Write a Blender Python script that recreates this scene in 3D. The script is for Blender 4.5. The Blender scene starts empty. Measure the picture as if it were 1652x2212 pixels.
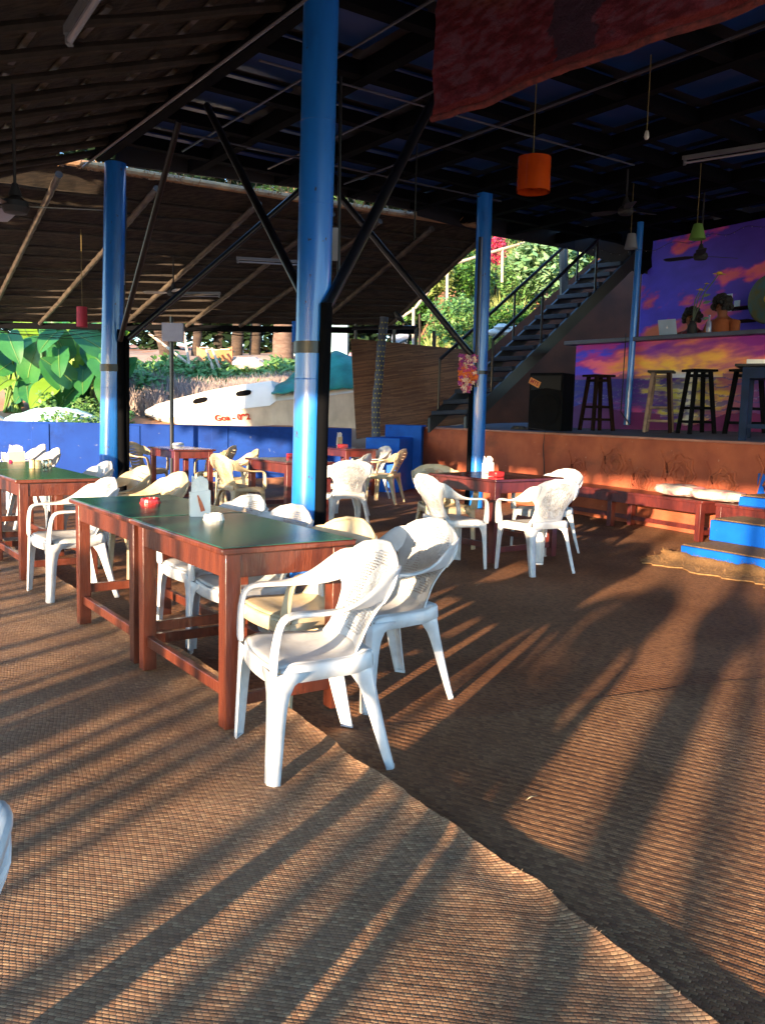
import bpy, bmesh, math, random
import numpy as np
from mathutils import Vector, Matrix, noise as mnoise
R = math.radians
random.seed(11)
scene = bpy.context.scene
col = scene.collection
# ------------------------------------------------------------------ camera
FPX, PITCH, ROLL, CAMH = 1876.0, 0.112, 0.024, 1.3
CXP, CYP = 826.0, 1106.0
_f = Vector((0, math.cos(PITCH), -math.sin(PITCH)))
_u0 = Vector((0, math.sin(PITCH), math.cos(PITCH)))
_r0 = Vector((1, 0, 0))
_r = _r0*math.cos(ROLL) + _u0*math.sin(ROLL)
_u = -_r0*math.sin(ROLL) + _u0*math.cos(ROLL)
CAM = Vector((0, 0, CAMH))
cd = bpy.data.cameras.new('camera'); cam = bpy.data.objects.new('camera', cd); col.objects.link(cam)
cam.matrix_world = Matrix(((_r.x, _u.x, -_f.x, 0), (_r.y, _u.y, -_f.y, 0), (_r.z, _u.z, -_f.z, CAMH), (0, 0, 0, 1)))
cd.sensor_fit = 'VERTICAL'; cd.sensor_height = 24.0; cd.lens = FPX/2212*24.0
cd.clip_start = 0.05; cd.clip_end = 2000
scene.camera = cam
# ------------------------------------------------------------------ light
SUN_AZ = R(26.6)      # light travels towards +Y turned this much to +X
SUN_EL = R(8.0)
w = bpy.data.worlds.new('World'); scene.world = w; w.use_nodes = True
wn = w.node_tree.nodes; wl = w.node_tree.links
sky = wn.new('ShaderNodeTexSky'); sky.sky_type = 'NISHITA'; sky.sun_disc = False
sky.sun_elevation = SUN_EL
sky.sun_rotation = SUN_AZ + math.pi   # sun stands behind the camera, a little to the left
sky.air_density = 1.0; sky.dust_density = 0.3; sky.ozone_density = 3.2
wl.new(sky.outputs[0], wn['Background'].inputs[0]); wn['Background'].inputs[1].default_value = 0.15
sd = bpy.data.lights.new('sun', 'SUN'); sd.energy = 2.7; sd.angle = R(0.8); sd.color = (1.0, 0.71, 0.43)
sun = bpy.data.objects.new('sun', sd); col.objects.link(sun)
_sdir = Vector((math.sin(SUN_AZ)*math.cos(SUN_EL), math.cos(SUN_AZ)*math.cos(SUN_EL), -math.sin(SUN_EL)))
sun.rotation_euler = _sdir.to_track_quat('-Z', 'Y').to_euler(); sun.location = (-8, -12, 9)
scene.view_settings.view_transform = 'Standard'; scene.view_settings.look = 'None'
scene.view_settings.exposure = 3.1; scene.view_settings.gamma = 1.0
# ------------------------------------------------------------------ pixel helpers (photo at 1652x2212) used only to read off real positions
def ray(x, y): return _f + _r*((x-CXP)/FPX) - _u*((y-CYP)/FPX)
def at(x, y, d): v = ray(x, y); return CAM + v*(d/v.y)
def g(x, y, z=0.0): v = ray(x, y); return CAM + v*((z-CAMH)/v.z)
A1 = Vector((-0.574, 0.819, 0)); A2 = Vector((0.819, 0.574, 0))   # room axes
# ------------------------------------------------------------------ materials
_mats = {}
def nodes_of(m): return m.node_tree.nodes, m.node_tree.links
def mat(name, c, c2=None, rough=0.6, scale=4.0, bump=0.0, bscale=None, metal=0.0, spec=0.5, coords='Object', stretch=(1, 1, 1), trans=0.0, emit=None, coat=0.0, detail=4.0, lo=0.35, hi=0.65, sub=0.0):
    if name in _mats: return _mats[name]
    m = bpy.data.materials.new(name); m.use_nodes = True; n, l = nodes_of(m)
    b = n['Principled BSDF']; b.inputs['Roughness'].default_value = rough; b.inputs['Metallic'].default_value = metal
    b.inputs['Specular IOR Level'].default_value = spec; b.inputs['Coat Weight'].default_value = coat
    b.inputs['Transmission Weight'].default_value = trans
    c = tuple(c)+(1,); c2 = tuple(c2)+(1,) if c2 else tuple(min(1, v*0.82) for v in c[:3])+(1,)
    tc = n.new('ShaderNodeTexCoord'); mp = n.new('ShaderNodeMapping'); mp.inputs['Scale'].default_value = stretch
    l.new(tc.outputs[coords], mp.inputs[0])
    nz = n.new('ShaderNodeTexNoise'); nz.inputs['Scale'].default_value = scale; nz.inputs['Detail'].default_value = detail
    l.new(mp.outputs[0], nz.inputs[0])
    cr = n.new('ShaderNodeValToRGB'); cr.color_ramp.elements[0].position = lo; cr.color_ramp.elements[1].position = hi
    cr.color_ramp.elements[0].color = c2; cr.color_ramp.elements[1].color = c
    l.new(nz.outputs[0], cr.inputs[0]); l.new(cr.outputs[0], b.inputs['Base Color'])
    if bump:
        nb = n.new('ShaderNodeTexNoise'); nb.inputs['Scale'].default_value = bscale or scale*4; nb.inputs['Detail'].default_value = 5
        l.new(mp.outputs[0], nb.inputs[0])
        bp = n.new('ShaderNodeBump'); bp.inputs['Strength'].default_value = bump; bp.inputs['Distance'].default_value = 0.02
        l.new(nb.outputs[0], bp.inputs['Height']); l.new(bp.outputs[0], b.inputs['Normal'])
    if emit: b.inputs['Emission Color'].default_value = tuple(emit[:3])+(1,); b.inputs['Emission Strength'].default_value = emit[3]
    _mats[name] = m; return m

def math_node(n, l, op, a, b=None, c=None):
    k = n.new('ShaderNodeMath'); k.operation = op
    for i, v in enumerate((a, b, c)):
        if v is None: continue
        if isinstance(v, (int, float)): k.inputs[i].default_value = v
        else: l.new(v, k.inputs[i])
    return k.outputs[0]

def weave_mat(name, ang, L, W, cols, rough=0.75, bstr=0.9, stain=(0.75, 0.62, 0.5), ridge=0.0):
    m = bpy.data.materials.new(name); m.use_nodes = True; n, l = nodes_of(m); b = n['Principled BSDF']
    b.inputs['Roughness'].default_value = rough; b.inputs['Specular IOR Level'].default_value = 0.35
    tc = n.new('ShaderNodeTexCoord'); mp = n.new('ShaderNodeMapping'); mp.inputs['Rotation'].default_value = (0, 0, -ang)
    l.new(tc.outputs['Object'], mp.inputs[0])
    # slight wobble so the rows are not ruled
    wz = n.new('ShaderNodeTexNoise'); wz.inputs['Scale'].default_value = 2.2; wz.inputs['Detail'].default_value = 2
    l.new(mp.outputs[0], wz.inputs[0])
    sp = n.new('ShaderNodeSeparateXYZ'); l.new(mp.outputs[0], sp.inputs[0])
    wob = math_node(n, l, 'MULTIPLY', math_node(n, l, 'SUBTRACT', wz.outputs[0], 0.5), 0.045)
    MM = lambda op, a, bb=None, cc_=None: math_node(n, l, op, a, bb, cc_)
    if True:   # rows of short strips, each row shifted by half
        v = MM('DIVIDE', MM('ADD', sp.outputs[1], wob), W); row = MM('FLOOR', v); fv = MM('FRACT', v)
        u = MM('ADD', MM('DIVIDE', sp.outputs[0], L), MM('MULTIPLY', row, 0.37)); u = MM('ADD', u, MM('MULTIPLY', wz.outputs[0], 2.0)); cc = MM('FLOOR', u); fu = MM('FRACT', u); horiz = None
    a = MM('SUBTRACT', MM('MULTIPLY', fv, 2), 1)
    hv = MM('SUBTRACT', 1, MM('POWER', MM('ABSOLUTE', a), 3.0))
    a2 = MM('SUBTRACT', MM('MULTIPLY', fu, 2), 1)
    hu = MM('SUBTRACT', 1, MM('POWER', MM('ABSOLUTE', a2), 6.0))
    h = MM('MULTIPLY', hv, hu)
    cx = n.new('ShaderNodeCombineXYZ'); l.new(cc, cx.inputs[0]); l.new(row, cx.inputs[1])
    wn_ = n.new('ShaderNodeTexWhiteNoise'); wn_.noise_dimensions = '2D'; l.new(cx.outputs[0], wn_.inputs['Vector'])
    cr = n.new('ShaderNodeValToRGB'); e = cr.color_ramp.elements
    e[0].position = 0; e[0].color = cols[0]+(1,); e[1].position = 1; e[1].color = cols[-1]+(1,)
    for i, c in enumerate(cols[1:-1]): k = e.new((i+1)/(len(cols)-1)); k.color = c+(1,)
    l.new(wn_.outputs['Value'], cr.inputs[0])
    # fibres
    mp2 = n.new('ShaderNodeMapping'); mp2.inputs['Scale'].default_value = (30, 500, 1); l.new(mp.outputs[0], mp2.inputs[0])
    fz = n.new('ShaderNodeTexNoise'); fz.inputs['Scale'].default_value = 1.0; fz.inputs['Detail'].default_value = 2; l.new(mp2.outputs[0], fz.inputs[0])
    big = n.new('ShaderNodeTexNoise'); big.inputs['Scale'].default_value = 0.9; big.inputs['Detail'].default_value = 6; l.new(mp.outputs[0], big.inputs[0])
    mx = n.new('ShaderNodeMix'); mx.data_type = 'RGBA'; mx.blend_type = 'MULTIPLY'
    bigr = n.new('ShaderNodeMapRange'); bigr.inputs[1].default_value = 0.45; bigr.inputs[2].default_value = 0.65; l.new(big.outputs[0], bigr.inputs[0])
    l.new(bigr.outputs[0], mx.inputs[0]); l.new(cr.outputs[0], mx.inputs[6]); mx.inputs[7].default_value = stain+(1,)
    mx2 = n.new('ShaderNodeMix'); mx2.data_type = 'RGBA'; mx2.blend_type = 'MIX'
    gap = n.new('ShaderNodeMapRange'); gap.inputs[1].default_value = 0.02; gap.inputs[2].default_value = 0.4; l.new(h, gap.inputs[0])
    l.new(gap.outputs[0], mx2.inputs[0]); mx2.inputs[6].default_value = (0.10, 0.055, 0.034, 1); l.new(mx.outputs[2], mx2.inputs[7])
    fin = mx2.outputs[2]
    if horiz is not None:
        mx3 = n.new('ShaderNodeMix'); mx3.data_type = 'RGBA'; mx3.blend_type = 'MULTIPLY'; l.new(math_node(n, l, 'SUBTRACT', 1.0, horiz), mx3.inputs[0]); l.new(fin, mx3.inputs[6]); mx3.inputs[7].default_value = (0.62, 0.56, 0.52, 1); fin = mx3.outputs[2]
    l.new(fin, b.inputs['Base Color'])
    hh = math_node(n, l, 'ADD', math_node(n, l, 'MULTIPLY', h, math_node(n, l, 'ADD', 0.75, math_node(n, l, 'MULTIPLY', wn_.outputs['Value'], 0.5))), math_node(n, l, 'MULTIPLY', fz.outputs[0], 0.25))
    if ridge:   # the broad ribs of the twill
        sn_ = MM('SINE', MM('ADD', MM('MULTIPLY', v, 2.0944), MM('MULTIPLY', MM('SUBTRACT', big.outputs[0], .5), 5.0)))
        hh = MM('ADD', hh, MM('MULTIPLY', sn_, ridge))
    bp = n.new('ShaderNodeBump'); bp.inputs['Strength'].default_value = bstr; bp.inputs['Distance'].default_value = 0.13*W if L < .1 else 0.003
    l.new(hh, bp.inputs['Height']); l.new(bp.outputs[0], b.inputs['Normal'])
    _mats[name] = m; return m

def vcol_mat(name, rough=0.6, bump=0.15, spec=0.4, bscale=30):
    m = bpy.data.materials.new(name); m.use_nodes = True; n, l = nodes_of(m); b = n['Principled BSDF']
    a = n.new('ShaderNodeVertexColor'); a.layer_name = 'paint'; l.new(a.outputs[0], b.inputs['Base Color'])
    b.inputs['Roughness'].default_value = rough; b.inputs['Specular IOR Level'].default_value = spec
    nz = n.new('ShaderNodeTexNoise'); nz.inputs['Scale'].default_value = bscale; bp = n.new('ShaderNodeBump'); bp.inputs['Strength'].default_value = bump
    tc = n.new('ShaderNodeTexCoord'); l.new(tc.outputs['Object'], nz.inputs[0]); l.new(nz.outputs[0], bp.inputs['Height']); bp.inputs['Distance'].default_value = 0.02
    l.new(bp.outputs[0], b.inputs['Normal']); return m

def plastic(name, c, kind):
    """moulded chair plastic; kind = plain / lace / slots / dots : the pierced pattern of the back (object X across, Z up)"""
    key = name+'_'+kind
    if key in _mats: return _mats[key]
    m = bpy.data.materials.new(key); m.use_nodes = True; n, l = nodes_of(m); b = n['Principled BSDF']
    b.inputs['Roughness'].default_value = 0.38; b.inputs['Specular IOR Level'].default_value = 0.45
    b.inputs['Subsurface Weight'].default_value = 0.0
    tc = n.new('ShaderNodeTexCoord'); nz = n.new('ShaderNodeTexNoise'); nz.inputs['Scale'].default_value = 9; nz.inputs['Detail'].default_value = 6
    l.new(tc.outputs['Object'], nz.inputs[0])
    cr = n.new('ShaderNodeValToRGB'); cr.color_ramp.elements[0].position = 0.3; cr.color_ramp.elements[1].position = 0.55
    cr.color_ramp.elements[0].color = tuple(v*0.72 for v in c)+(1,); cr.color_ramp.elements[1].color = tuple(c)+(1,)
    l.new(nz.outputs[0], cr.inputs[0])
    sp = n.new('ShaderNodeSeparateXYZ'); l.new(tc.outputs['Object'], sp.inputs[0]); X, Z, Y = sp.outputs[0], sp.outputs[2], sp.outputs[1]
    M = lambda op, a, bb=None, cc=None: math_node(n, l, op, a, bb, cc)
    # ellipse panel mask: 1 inside
    ex = M('DIVIDE', X, 0.15); ez = M('DIVIDE', M('SUBTRACT', Z, 0.615), 0.155)
    rr = M('ADD', M('POWER', M('ABSOLUTE', ex), 2.6), M('POWER', M('ABSOLUTE', ez), 2.6))
    inside = M('LESS_THAN', rr, 1.0)
    hole = None; height = None
    if kind == 'lace':
        sx = M('SUBTRACT', M('FRACT', M('DIVIDE', X, 0.011)), 0.5); sz = M('SUBTRACT', M('FRACT', M('DIVIDE', Z, 0.011)), 0.5)
        dd = M('SQRT', M('ADD', M('MULTIPLY', sx, sx), M('MULTIPLY', sz, sz)))
        n2 = n.new('ShaderNodeTexVoronoi'); n2.inputs['Scale'].default_value = 17; l.new(tc.outputs['Object'], n2.inputs[0])
        # a rose in the middle: keep the centre closed, pierce the band round it
        rose = M('ADD', M('POWER', M('DIVIDE', X, 0.075), 2.0), M('POWER', M('DIVIDE', M('SUBTRACT', Z, 0.63), 0.085), 2.0))
        band = M('MULTIPLY', M('GREATER_THAN', rose, 1.0), M('GREATER_THAN', n2.outputs[0], 0.32))
        hole = M('MULTIPLY', M('MULTIPLY', M('LESS_THAN', dd, 0.33), band), inside)
        v = n.new('ShaderNodeTexVoronoi'); v.feature = 'DISTANCE_TO_EDGE'; v.inputs['Scale'].default_value = 26; v.inputs['Randomness'].default_value = 0.9
        nw = n.new('ShaderNodeTexNoise'); nw.inputs['Scale'].default_value = 14; nw.inputs['Distortion'].default_value = 1.5; l.new(tc.outputs['Object'], nw.inputs[0])
        vm = n.new('ShaderNodeVectorMath'); vm.operation = 'MULTIPLY_ADD'; vm.inputs[1].default_value = (0.09,)*3; l.new(nw.outputs['Color'], vm.inputs[0]); l.new(tc.outputs['Object'], vm.inputs[2])
        l.new(vm.outputs[0], v.inputs[0])
        height = M('MULTIPLY', M('MINIMUM', v.outputs[0], 0.25), M('MULTIPLY', inside, 4.0))
        edge = M('MULTIPLY', M('GREATER_THAN', rr, 0.93), -0.5)
        height = M('ADD', height, edge)
    elif kind == 'dots':
        sx = M('SUBTRACT', M('FRACT', M('DIVIDE', X, 0.03)), 0.5); sz = M('SUBTRACT', M('FRACT', M('DIVIDE', Z, 0.03)), 0.5)
        dd = M('SQRT', M('ADD', M('MULTIPLY', sx, sx), M('MULTIPLY', sz, sz)))
        r2 = M('ADD', M('POWER', M('DIVIDE', X, 0.12), 2.0), M('POWER', M('DIVIDE', M('SUBTRACT', Z, 0.62), 0.09), 2.0))
        hole = M('MULTIPLY', M('LESS_THAN', dd, 0.24), M('LESS_THAN', r2, 1.0))
    elif kind == 'slots':
        zz = M('ADD', Z, M('MULTIPLY', M('MULTIPLY', X, X), -1.3))
        fz = M('FRACT', M('DIVIDE', zz, 0.043))
        hole = M('MULTIPLY', M('MULTIPLY', M('LESS_THAN', fz, 0.19), inside), M('LESS_THAN', M('ABSOLUTE', X), 0.125))
    elif kind == 'seat':
        fz = M('FRACT', M('DIVIDE', M('ADD', X, M('MULTIPLY', M('MULTIPLY', Y, X), 0.5)), 0.05))
        hole = None; height = M('MULTIPLY', M('LESS_THAN', fz, 0.12), -1.0)
        lim = M('MULTIPLY', M('LESS_THAN', M('ABSOLUTE', X), 0.165), M('LESS_THAN', M('ABSOLUTE', M('SUBTRACT', Y, 0.01)), 0.15))
        height = M('MULTIPLY', height, lim)
    l.new(cr.outputs[0], b.inputs['Base Color'])
    if height is not None:
        bp = n.new('ShaderNodeBump'); bp.inputs['Strength'].default_value = 0.7; bp.inputs['Distance'].default_value = 0.006
        l.new(height, bp.inputs['Height']); l.new(bp.outputs[0], b.inputs['Normal'])
    if hole is not None:
        tr = n.new('ShaderNodeBsdfTransparent'); mx = n.new('ShaderNodeMixShader'); l.new(hole, mx.inputs[0]); l.new(b.outputs[0], mx.inputs[1]); l.new(tr.outputs[0], mx.inputs[2])
        l.new(mx.outputs[0], n['Material Output'].inputs[0])
    _mats[key] = m; return m

M_wood = mat('varnished_wood', (0.125, 0.030, 0.014), (0.070, 0.016, 0.009), rough=0.32, scale=3.0, stretch=(9, 9, 1.2), bump=0.25, bscale=14, coat=0.3, detail=6)
M_wood_dark = mat('dark_red_wood', (0.115, 0.020, 0.016), (0.06, 0.012, 0.012), rough=0.35, scale=3.0, stretch=(6, 6, 1.5), bump=0.12, coat=0.2)
M_green = mat('green_laminate', (0.016, 0.115, 0.088), (0.012, 0.092, 0.072), rough=0.27, scale=5, bump=0.03, bscale=60, coat=0.0, spec=0.4)
M_topdark = mat('dark_polished_top', (0.085, 0.022, 0.022), (0.05, 0.014, 0.018), rough=0.16, scale=8, coat=0.4)
M_blue = mat('blue_gloss_paint', (0.010, 0.155, 0.60), (0.008, 0.115, 0.48), rough=0.3, scale=7, lo=.28, hi=.42, bump=0.05, bscale=18, coat=0.35, stretch=(1, 1, .3))
M_bluewall = mat('blue_wall_paint', (0.008, 0.045, 0.26), (0.006, 0.032, 0.20), rough=0.7, scale=1.4, bump=0.1, spec=0.12)
M_bluestep = mat('bright_blue_paint', (0.003, 0.11, 0.58), (0.002, 0.085, 0.48), rough=0.6, spec=0.2, scale=5, bump=0.12)
M_black = mat('black_steel_paint', (0.007, 0.008, 0.013), (0.004, 0.005, 0.008), rough=0.35, scale=6, spec=0.5)
M_blackm = mat('matt_black', (0.012, 0.012, 0.016), rough=0.7)
M_beam = mat('beam_black', (0.002, 0.0025, 0.004), rough=0.85, spec=0.06)
M_ceil = mat('blue_ceiling_sheet', (0.004, 0.045, 0.22), (0.003, 0.03, 0.15), rough=0.45, scale=1.5)
M_thatch = mat('woven_palm_thatch', (0.052, 0.037, 0.026), (0.013, 0.009, 0.007), rough=0.95, scale=5, bump=0.9, bscale=40, stretch=(1, 6, 6), detail=8)
M_bamboo = mat('weathered_bamboo', (0.075, 0.060, 0.046), (0.03, 0.022, 0.017), rough=0.6, scale=6, bump=0.2)
M_log = mat('dark_rough_pole', (0.030, 0.022, 0.017), (0.013, 0.010, 0.008), rough=0.85, scale=6, bump=0.6, bscale=20)
M_terra = mat('red_mud_plaster', (0.40, 0.105, 0.045), (0.27, 0.062, 0.03), rough=0.9, scale=2.5, bump=0.6, bscale=9)
M_soil = mat('red_soil', (0.42, 0.22, 0.12), (0.30, 0.12, 0.06), rough=0.95, scale=0.8, bump=0.9, bscale=3)
M_sand = mat('pale_sand', (0.50, 0.40, 0.30), (0.36, 0.26, 0.18), rough=0.95, scale=1.2, bump=0.5, bscale=10)
M_white = (0.56, 0.58, 0.61); M_cream = (0.58, 0.47, 0.31)
M_boat = mat('white_boat_paint', (0.72, 0.72, 0.70), (0.62, 0.62, 0.60), rough=0.4, scale=2)
M_hull = mat('grimy_hull_paint', (0.60, 0.56, 0.50), (0.40, 0.37, 0.33), rough=0.7, scale=3.5, stretch=(1, 1, .35), bump=0.2, detail=8)
M_tarp = mat('green_tarpaulin', (0.006, 0.16, 0.12), (0.003, 0.08, 0.062), rough=0.4, scale=3, bump=0.7, bscale=7)
M_red = mat('red_plastic', (0.62, 0.018, 0.02), (0.5, 0.012, 0.016), rough=0.25)
M_whitebowl = mat('white_melamine', (0.75, 0.75, 0.74), rough=0.25)
M_orange = mat('orange_glazed_shade', (0.42, 0.055, 0.005), (0.34, 0.04, 0.004), rough=0.12, coat=0.8)
M_tissue = mat('tissue_paper', (0.80, 0.79, 0.77), rough=0.9, bump=0.3, bscale=30)
M_steel = mat('steel', (0.7, 0.62, 0.45), rough=0.25, metal=0.9)
M_skin = mat('brown_skin', (0.24, 0.085, 0.035), (0.2, 0.065, 0.03), rough=0.5)
M_hair = mat('black_hair', (0.008, 0.006, 0.006), rough=0.6, bump=0.8, bscale=40)
M_brownwall = mat('dark_mud_wall', (0.075, 0.026, 0.014), (0.04, 0.016, 0.010), rough=0.95, scale=2, bump=0.5)
M_trunk = mat('palm_trunk', (0.065, 0.042, 0.028), (0.028, 0.018, 0.013), rough=0.95, scale=3, bump=0.9, bscale=8, stretch=(1, 1, 4))
M_leaf = mat('leaf_green', (0.05, 0.17, 0.035), (0.022, 0.085, 0.02), rough=0.45, scale=1.6, detail=6)
M_leafy = mat('leaf_yellow_green', (0.16, 0.26, 0.03), (0.07, 0.17, 0.03), rough=0.5, scale=1.6)
M_leafd = mat('leaf_dark', (0.014, 0.04, 0.014), (0.005, 0.014, 0.006), rough=0.6, scale=1.0)
M_leafb = mat('leaf_bluish', (0.05, 0.18, 0.075), (0.025, 0.10, 0.045), rough=0.4, scale=2)
M_dry = mat('dry_grass', (0.30, 0.25, 0.22), (0.16, 0.12, 0.12), rough=0.95, scale=3)
def specks(m, c, scale, thr, stretch=(1, 1, 1), soft=.02, amt=1.0):
    n, l = nodes_of(m); b = n['Principled BSDF']; src = b.inputs['Base Color'].links[0].from_socket
    tc = n.new('ShaderNodeTexCoord'); mp = n.new('ShaderNodeMapping'); mp.inputs['Scale'].default_value = stretch; l.new(tc.outputs['Object'], mp.inputs[0])
    nz = n.new('ShaderNodeTexNoise'); nz.inputs['Scale'].default_value = scale; nz.inputs['Detail'].default_value = 8; nz.inputs['Roughness'].default_value = .65; l.new(mp.outputs[0], nz.inputs[0])
    mr = n.new('ShaderNodeMapRange'); mr.inputs[1].default_value = thr; mr.inputs[2].default_value = thr+soft; mr.inputs[4].default_value = amt; l.new(nz.outputs[0], mr.inputs[0])
    mx = n.new('ShaderNodeMix'); mx.data_type = 'RGBA'; l.new(mr.outputs[0], mx.inputs[0]); l.new(src, mx.inputs[6]); mx.inputs[7].default_value = tuple(c)+(1,); l.new(mx.outputs[2], b.inputs['Base Color'])
specks(M_blue, (.05, .025, .02), 14, .66, (1, 1, .6)); specks(M_blue, (.008, .07, .28), 3, .58, (2, 2, .25), .12, .5)
specks(M_bluewall, (.10, .13, .24), 9, .66); specks(M_bluewall, (.006, .018, .10), 1.6, .55, (1, 1, 1), .15, .7)
specks(M_bluestep, (.02, .06, .22), 5, .60, (1, 1, 1), .1, .7); specks(M_bluestep, (.25, .28, .3), 16, .68)
specks(M_wood, (.03, .012, .008), 6, .62, (1, 1, 1), .08, .8); specks(M_wood, (.30, .15, .08), 30, .70)
specks(M_green, (.05, .16, .13), 60, .66, (.12, 1.5, 1), .03, .6); specks(M_green, (.010, .05, .04), 4, .58, (1, 1, 1), .1, .6)
specks(M_terra, (.16, .05, .03), 1.3, .54, (1, 1, 2), .14, .7); specks(M_terra, (.46, .26, .18), 12, .66, (1, 1, 1), .04, .6)
# ------------------------------------------------------------------ mesh builder
ORIG = {}
class MB:
    def __init__(s): s.v = []; s.f = []; s.fm = []; s.cm = 0; s.col = []
    def add(s, vs, fs):
        o = len(s.v); s.v += [Vector(v) for v in vs]
        for f in fs: s.f.append([i+o for i in f]); s.fm.append(s.cm)
    def box(s, c, size, rot=None):
        c = Vector(c); h = Vector(size)*0.5
        pts = [Vector((x*h.x, y*h.y, z*h.z)) for x in (-1, 1) for y in (-1, 1) for z in (-1, 1)]
        if rot is not None: pts = [rot @ p for p in pts]
        s.add([c+p for p in pts], [(0, 1, 3, 2), (4, 6, 7, 5), (0, 4, 5, 1), (2, 3, 7, 6), (0, 2, 6, 4), (1, 5, 7, 3)])
    def obox(s, o, e1, e2, e3):
        o, e1, e2, e3 = map(Vector, (o, e1, e2, e3))
        pts = [o+e1*i+e2*j+e3*k for i in (0, 1) for j in (0, 1) for k in (0, 1)]
        s.add(pts, [(0, 1, 3, 2), (4, 6, 7, 5), (0, 4, 5, 1), (2, 3, 7, 6), (0, 2, 6, 4), (1, 5, 7, 3)])
    def tube(s, pts, r, n=10, caps=True, r2=None):
        pts = [Vector(p) for p in pts]; k = len(pts)
        rs = r if isinstance(r, (list, tuple)) else [r + ((r2 if r2 is not None else r)-r)*i/max(1, k-1) for i in range(k)]
        vs = []; up = None
        for i, p in enumerate(pts):
            t = (pts[min(i+1, k-1)]-pts[max(i-1, 0)]).normalized()
            if up is None: up = Vector((0, 0, 1)) if abs(t.z) < 0.9 else Vector((1, 0, 0))
            a = t.cross(up).normalized(); b = t.cross(a).normalized(); up = -b if False else up
            for j in range(n):
                th = 2*math.pi*j/n; vs.append(p + (a*math.cos(th)+b*math.sin(th))*rs[i])
        fs = [(i*n+j, i*n+(j+1) % n, (i+1)*n+(j+1) % n, (i+1)*n+j) for i in range(k-1) for j in range(n)]
        if caps: fs += [tuple(range(n))[::-1], tuple((k-1)*n+j for j in range(n))]
        s.add(vs, fs)
    def lathe(s, c, prof, n=20, flute=0.0, nf=12, cap=True, axis=None):
        c = Vector(c); vs = []
        for r, z in prof:
            for j in range(n):
                th = 2*math.pi*j/n; rr = r*(1+flute*math.cos(th*nf)); vs.append(Vector((rr*math.cos(th), rr*math.sin(th), z)))
        if axis is not None:
            q = Vector((0, 0, 1)).rotation_difference(Vector(axis)); vs = [q @ v for v in vs]
        k = len(prof)
        fs = [(i*n+j, i*n+(j+1) % n, (i+1)*n+(j+1) % n, (i+1)*n+j) for i in range(k-1) for j in range(n)]
        if cap: fs += [tuple(range(n))[::-1], tuple((k-1)*n+j for j in range(n))]
        s.add([c+v for v in vs], fs)
    def sphere(s, c, r, n=10, m=7, sc=(1, 1, 1), jit=0.0):
        c = Vector(c); vs = []; 
        for i in range(m+1):
            ph = math.pi*i/m
            for j in range(n):
                th = 2*math.pi*j/n; d = Vector((math.sin(ph)*math.cos(th)*sc[0], math.sin(ph)*math.sin(th)*sc[1], math.cos(ph)*sc[2]))
                k = 1 + (jit*mnoise.noise(d*2.5+c*3) if jit else 0)
                vs.append(c+d*r*k)
        s.add(vs, [(i*n+j, (i+1)*n+j, (i+1)*n+(j+1) % n, i*n+(j+1) % n) for i in range(m) for j in range(n)])
    def grid(s, P, nu, nv):
        vs = [P(i/nu, j/nv) for j in range(nv+1) for i in range(nu+1)]
        s.add(vs, [(j*(nu+1)+i, j*(nu+1)+i+1, (j+1)*(nu+1)+i+1, (j+1)*(nu+1)+i) for j in range(nv) for i in range(nu)])
    def sheet(s, P, nu, nv, th):
        """closed slab: surface P shifted by th (a vector)"""
        th = Vector(th); a = [[Vector(P(i/nu, j/nv)) for i in range(nu+1)] for j in range(nv+1)]
        o = len(s.v); W = nu+1
        flat = [p for r_ in a for p in r_]; n0 = len(flat)
        vs = flat+[p+th for p in flat]; fs = []
        for j in range(nv):
            for i in range(nu):
                q = (j*W+i, j*W+i+1, (j+1)*W+i+1, (j+1)*W+i); fs.append(q); fs.append(tuple(k+n0 for k in q[::-1]))
        for i in range(nu):
            fs.append((i+1, i, i+n0, i+1+n0)); b = nv*W; fs.append((b+i, b+i+1, b+i+1+n0, b+i+n0))
        for j in range(nv):
            fs.append((j*W, (j+1)*W, (j+1)*W+n0, j*W+n0)); fs.append(((j+1)*W+nu, j*W+nu, j*W+nu+n0, (j+1)*W+nu+n0))
        s.add(vs, fs)
    def sweep(s, st, thick):
        """strap: st = [(centre, width_dir, width)], rectangular with rounded edges"""
        k = len(st); vs = []; n = 8
        for i, (p, wd, wi) in enumerate(st):
            p = Vector(p); t = (Vector(st[min(i+1, k-1)][0])-Vector(st[max(i-1, 0)][0])).normalized()
            wd = Vector(wd); wd = (wd - t*wd.dot(t)).normalized(); nn = t.cross(wd).normalized()
            h = wi/2; q = thick/2
            for a, b in ((-1, -.5), (-.8, -1), (.8, -1), (1, -.5), (1, .5), (.8, 1), (-.8, 1), (-1, .5)):
                vs.append(p+wd*h*a+nn*q*b)
        fs = [(i*n+j, i*n+(j+1) % n, (i+1)*n+(j+1) % n, (i+1)*n+j) for i in range(k-1) for j in range(n)]
        fs += [tuple(range(n))[::-1], tuple((k-1)*n+j for j in range(n))]
        s.add(vs, fs)
    def prism(s, poly, e):
        """polygon (list of points) extruded by e"""
        e = Vector(e); n = len(poly); p = [Vector(a) for a in poly]
        s.add(p+[a+e for a in p], [tuple(range(n))[::-1], tuple(range(n, 2*n))]+[(i, (i+1) % n, (i+1) % n+n, i+n) for i in range(n)])
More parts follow.
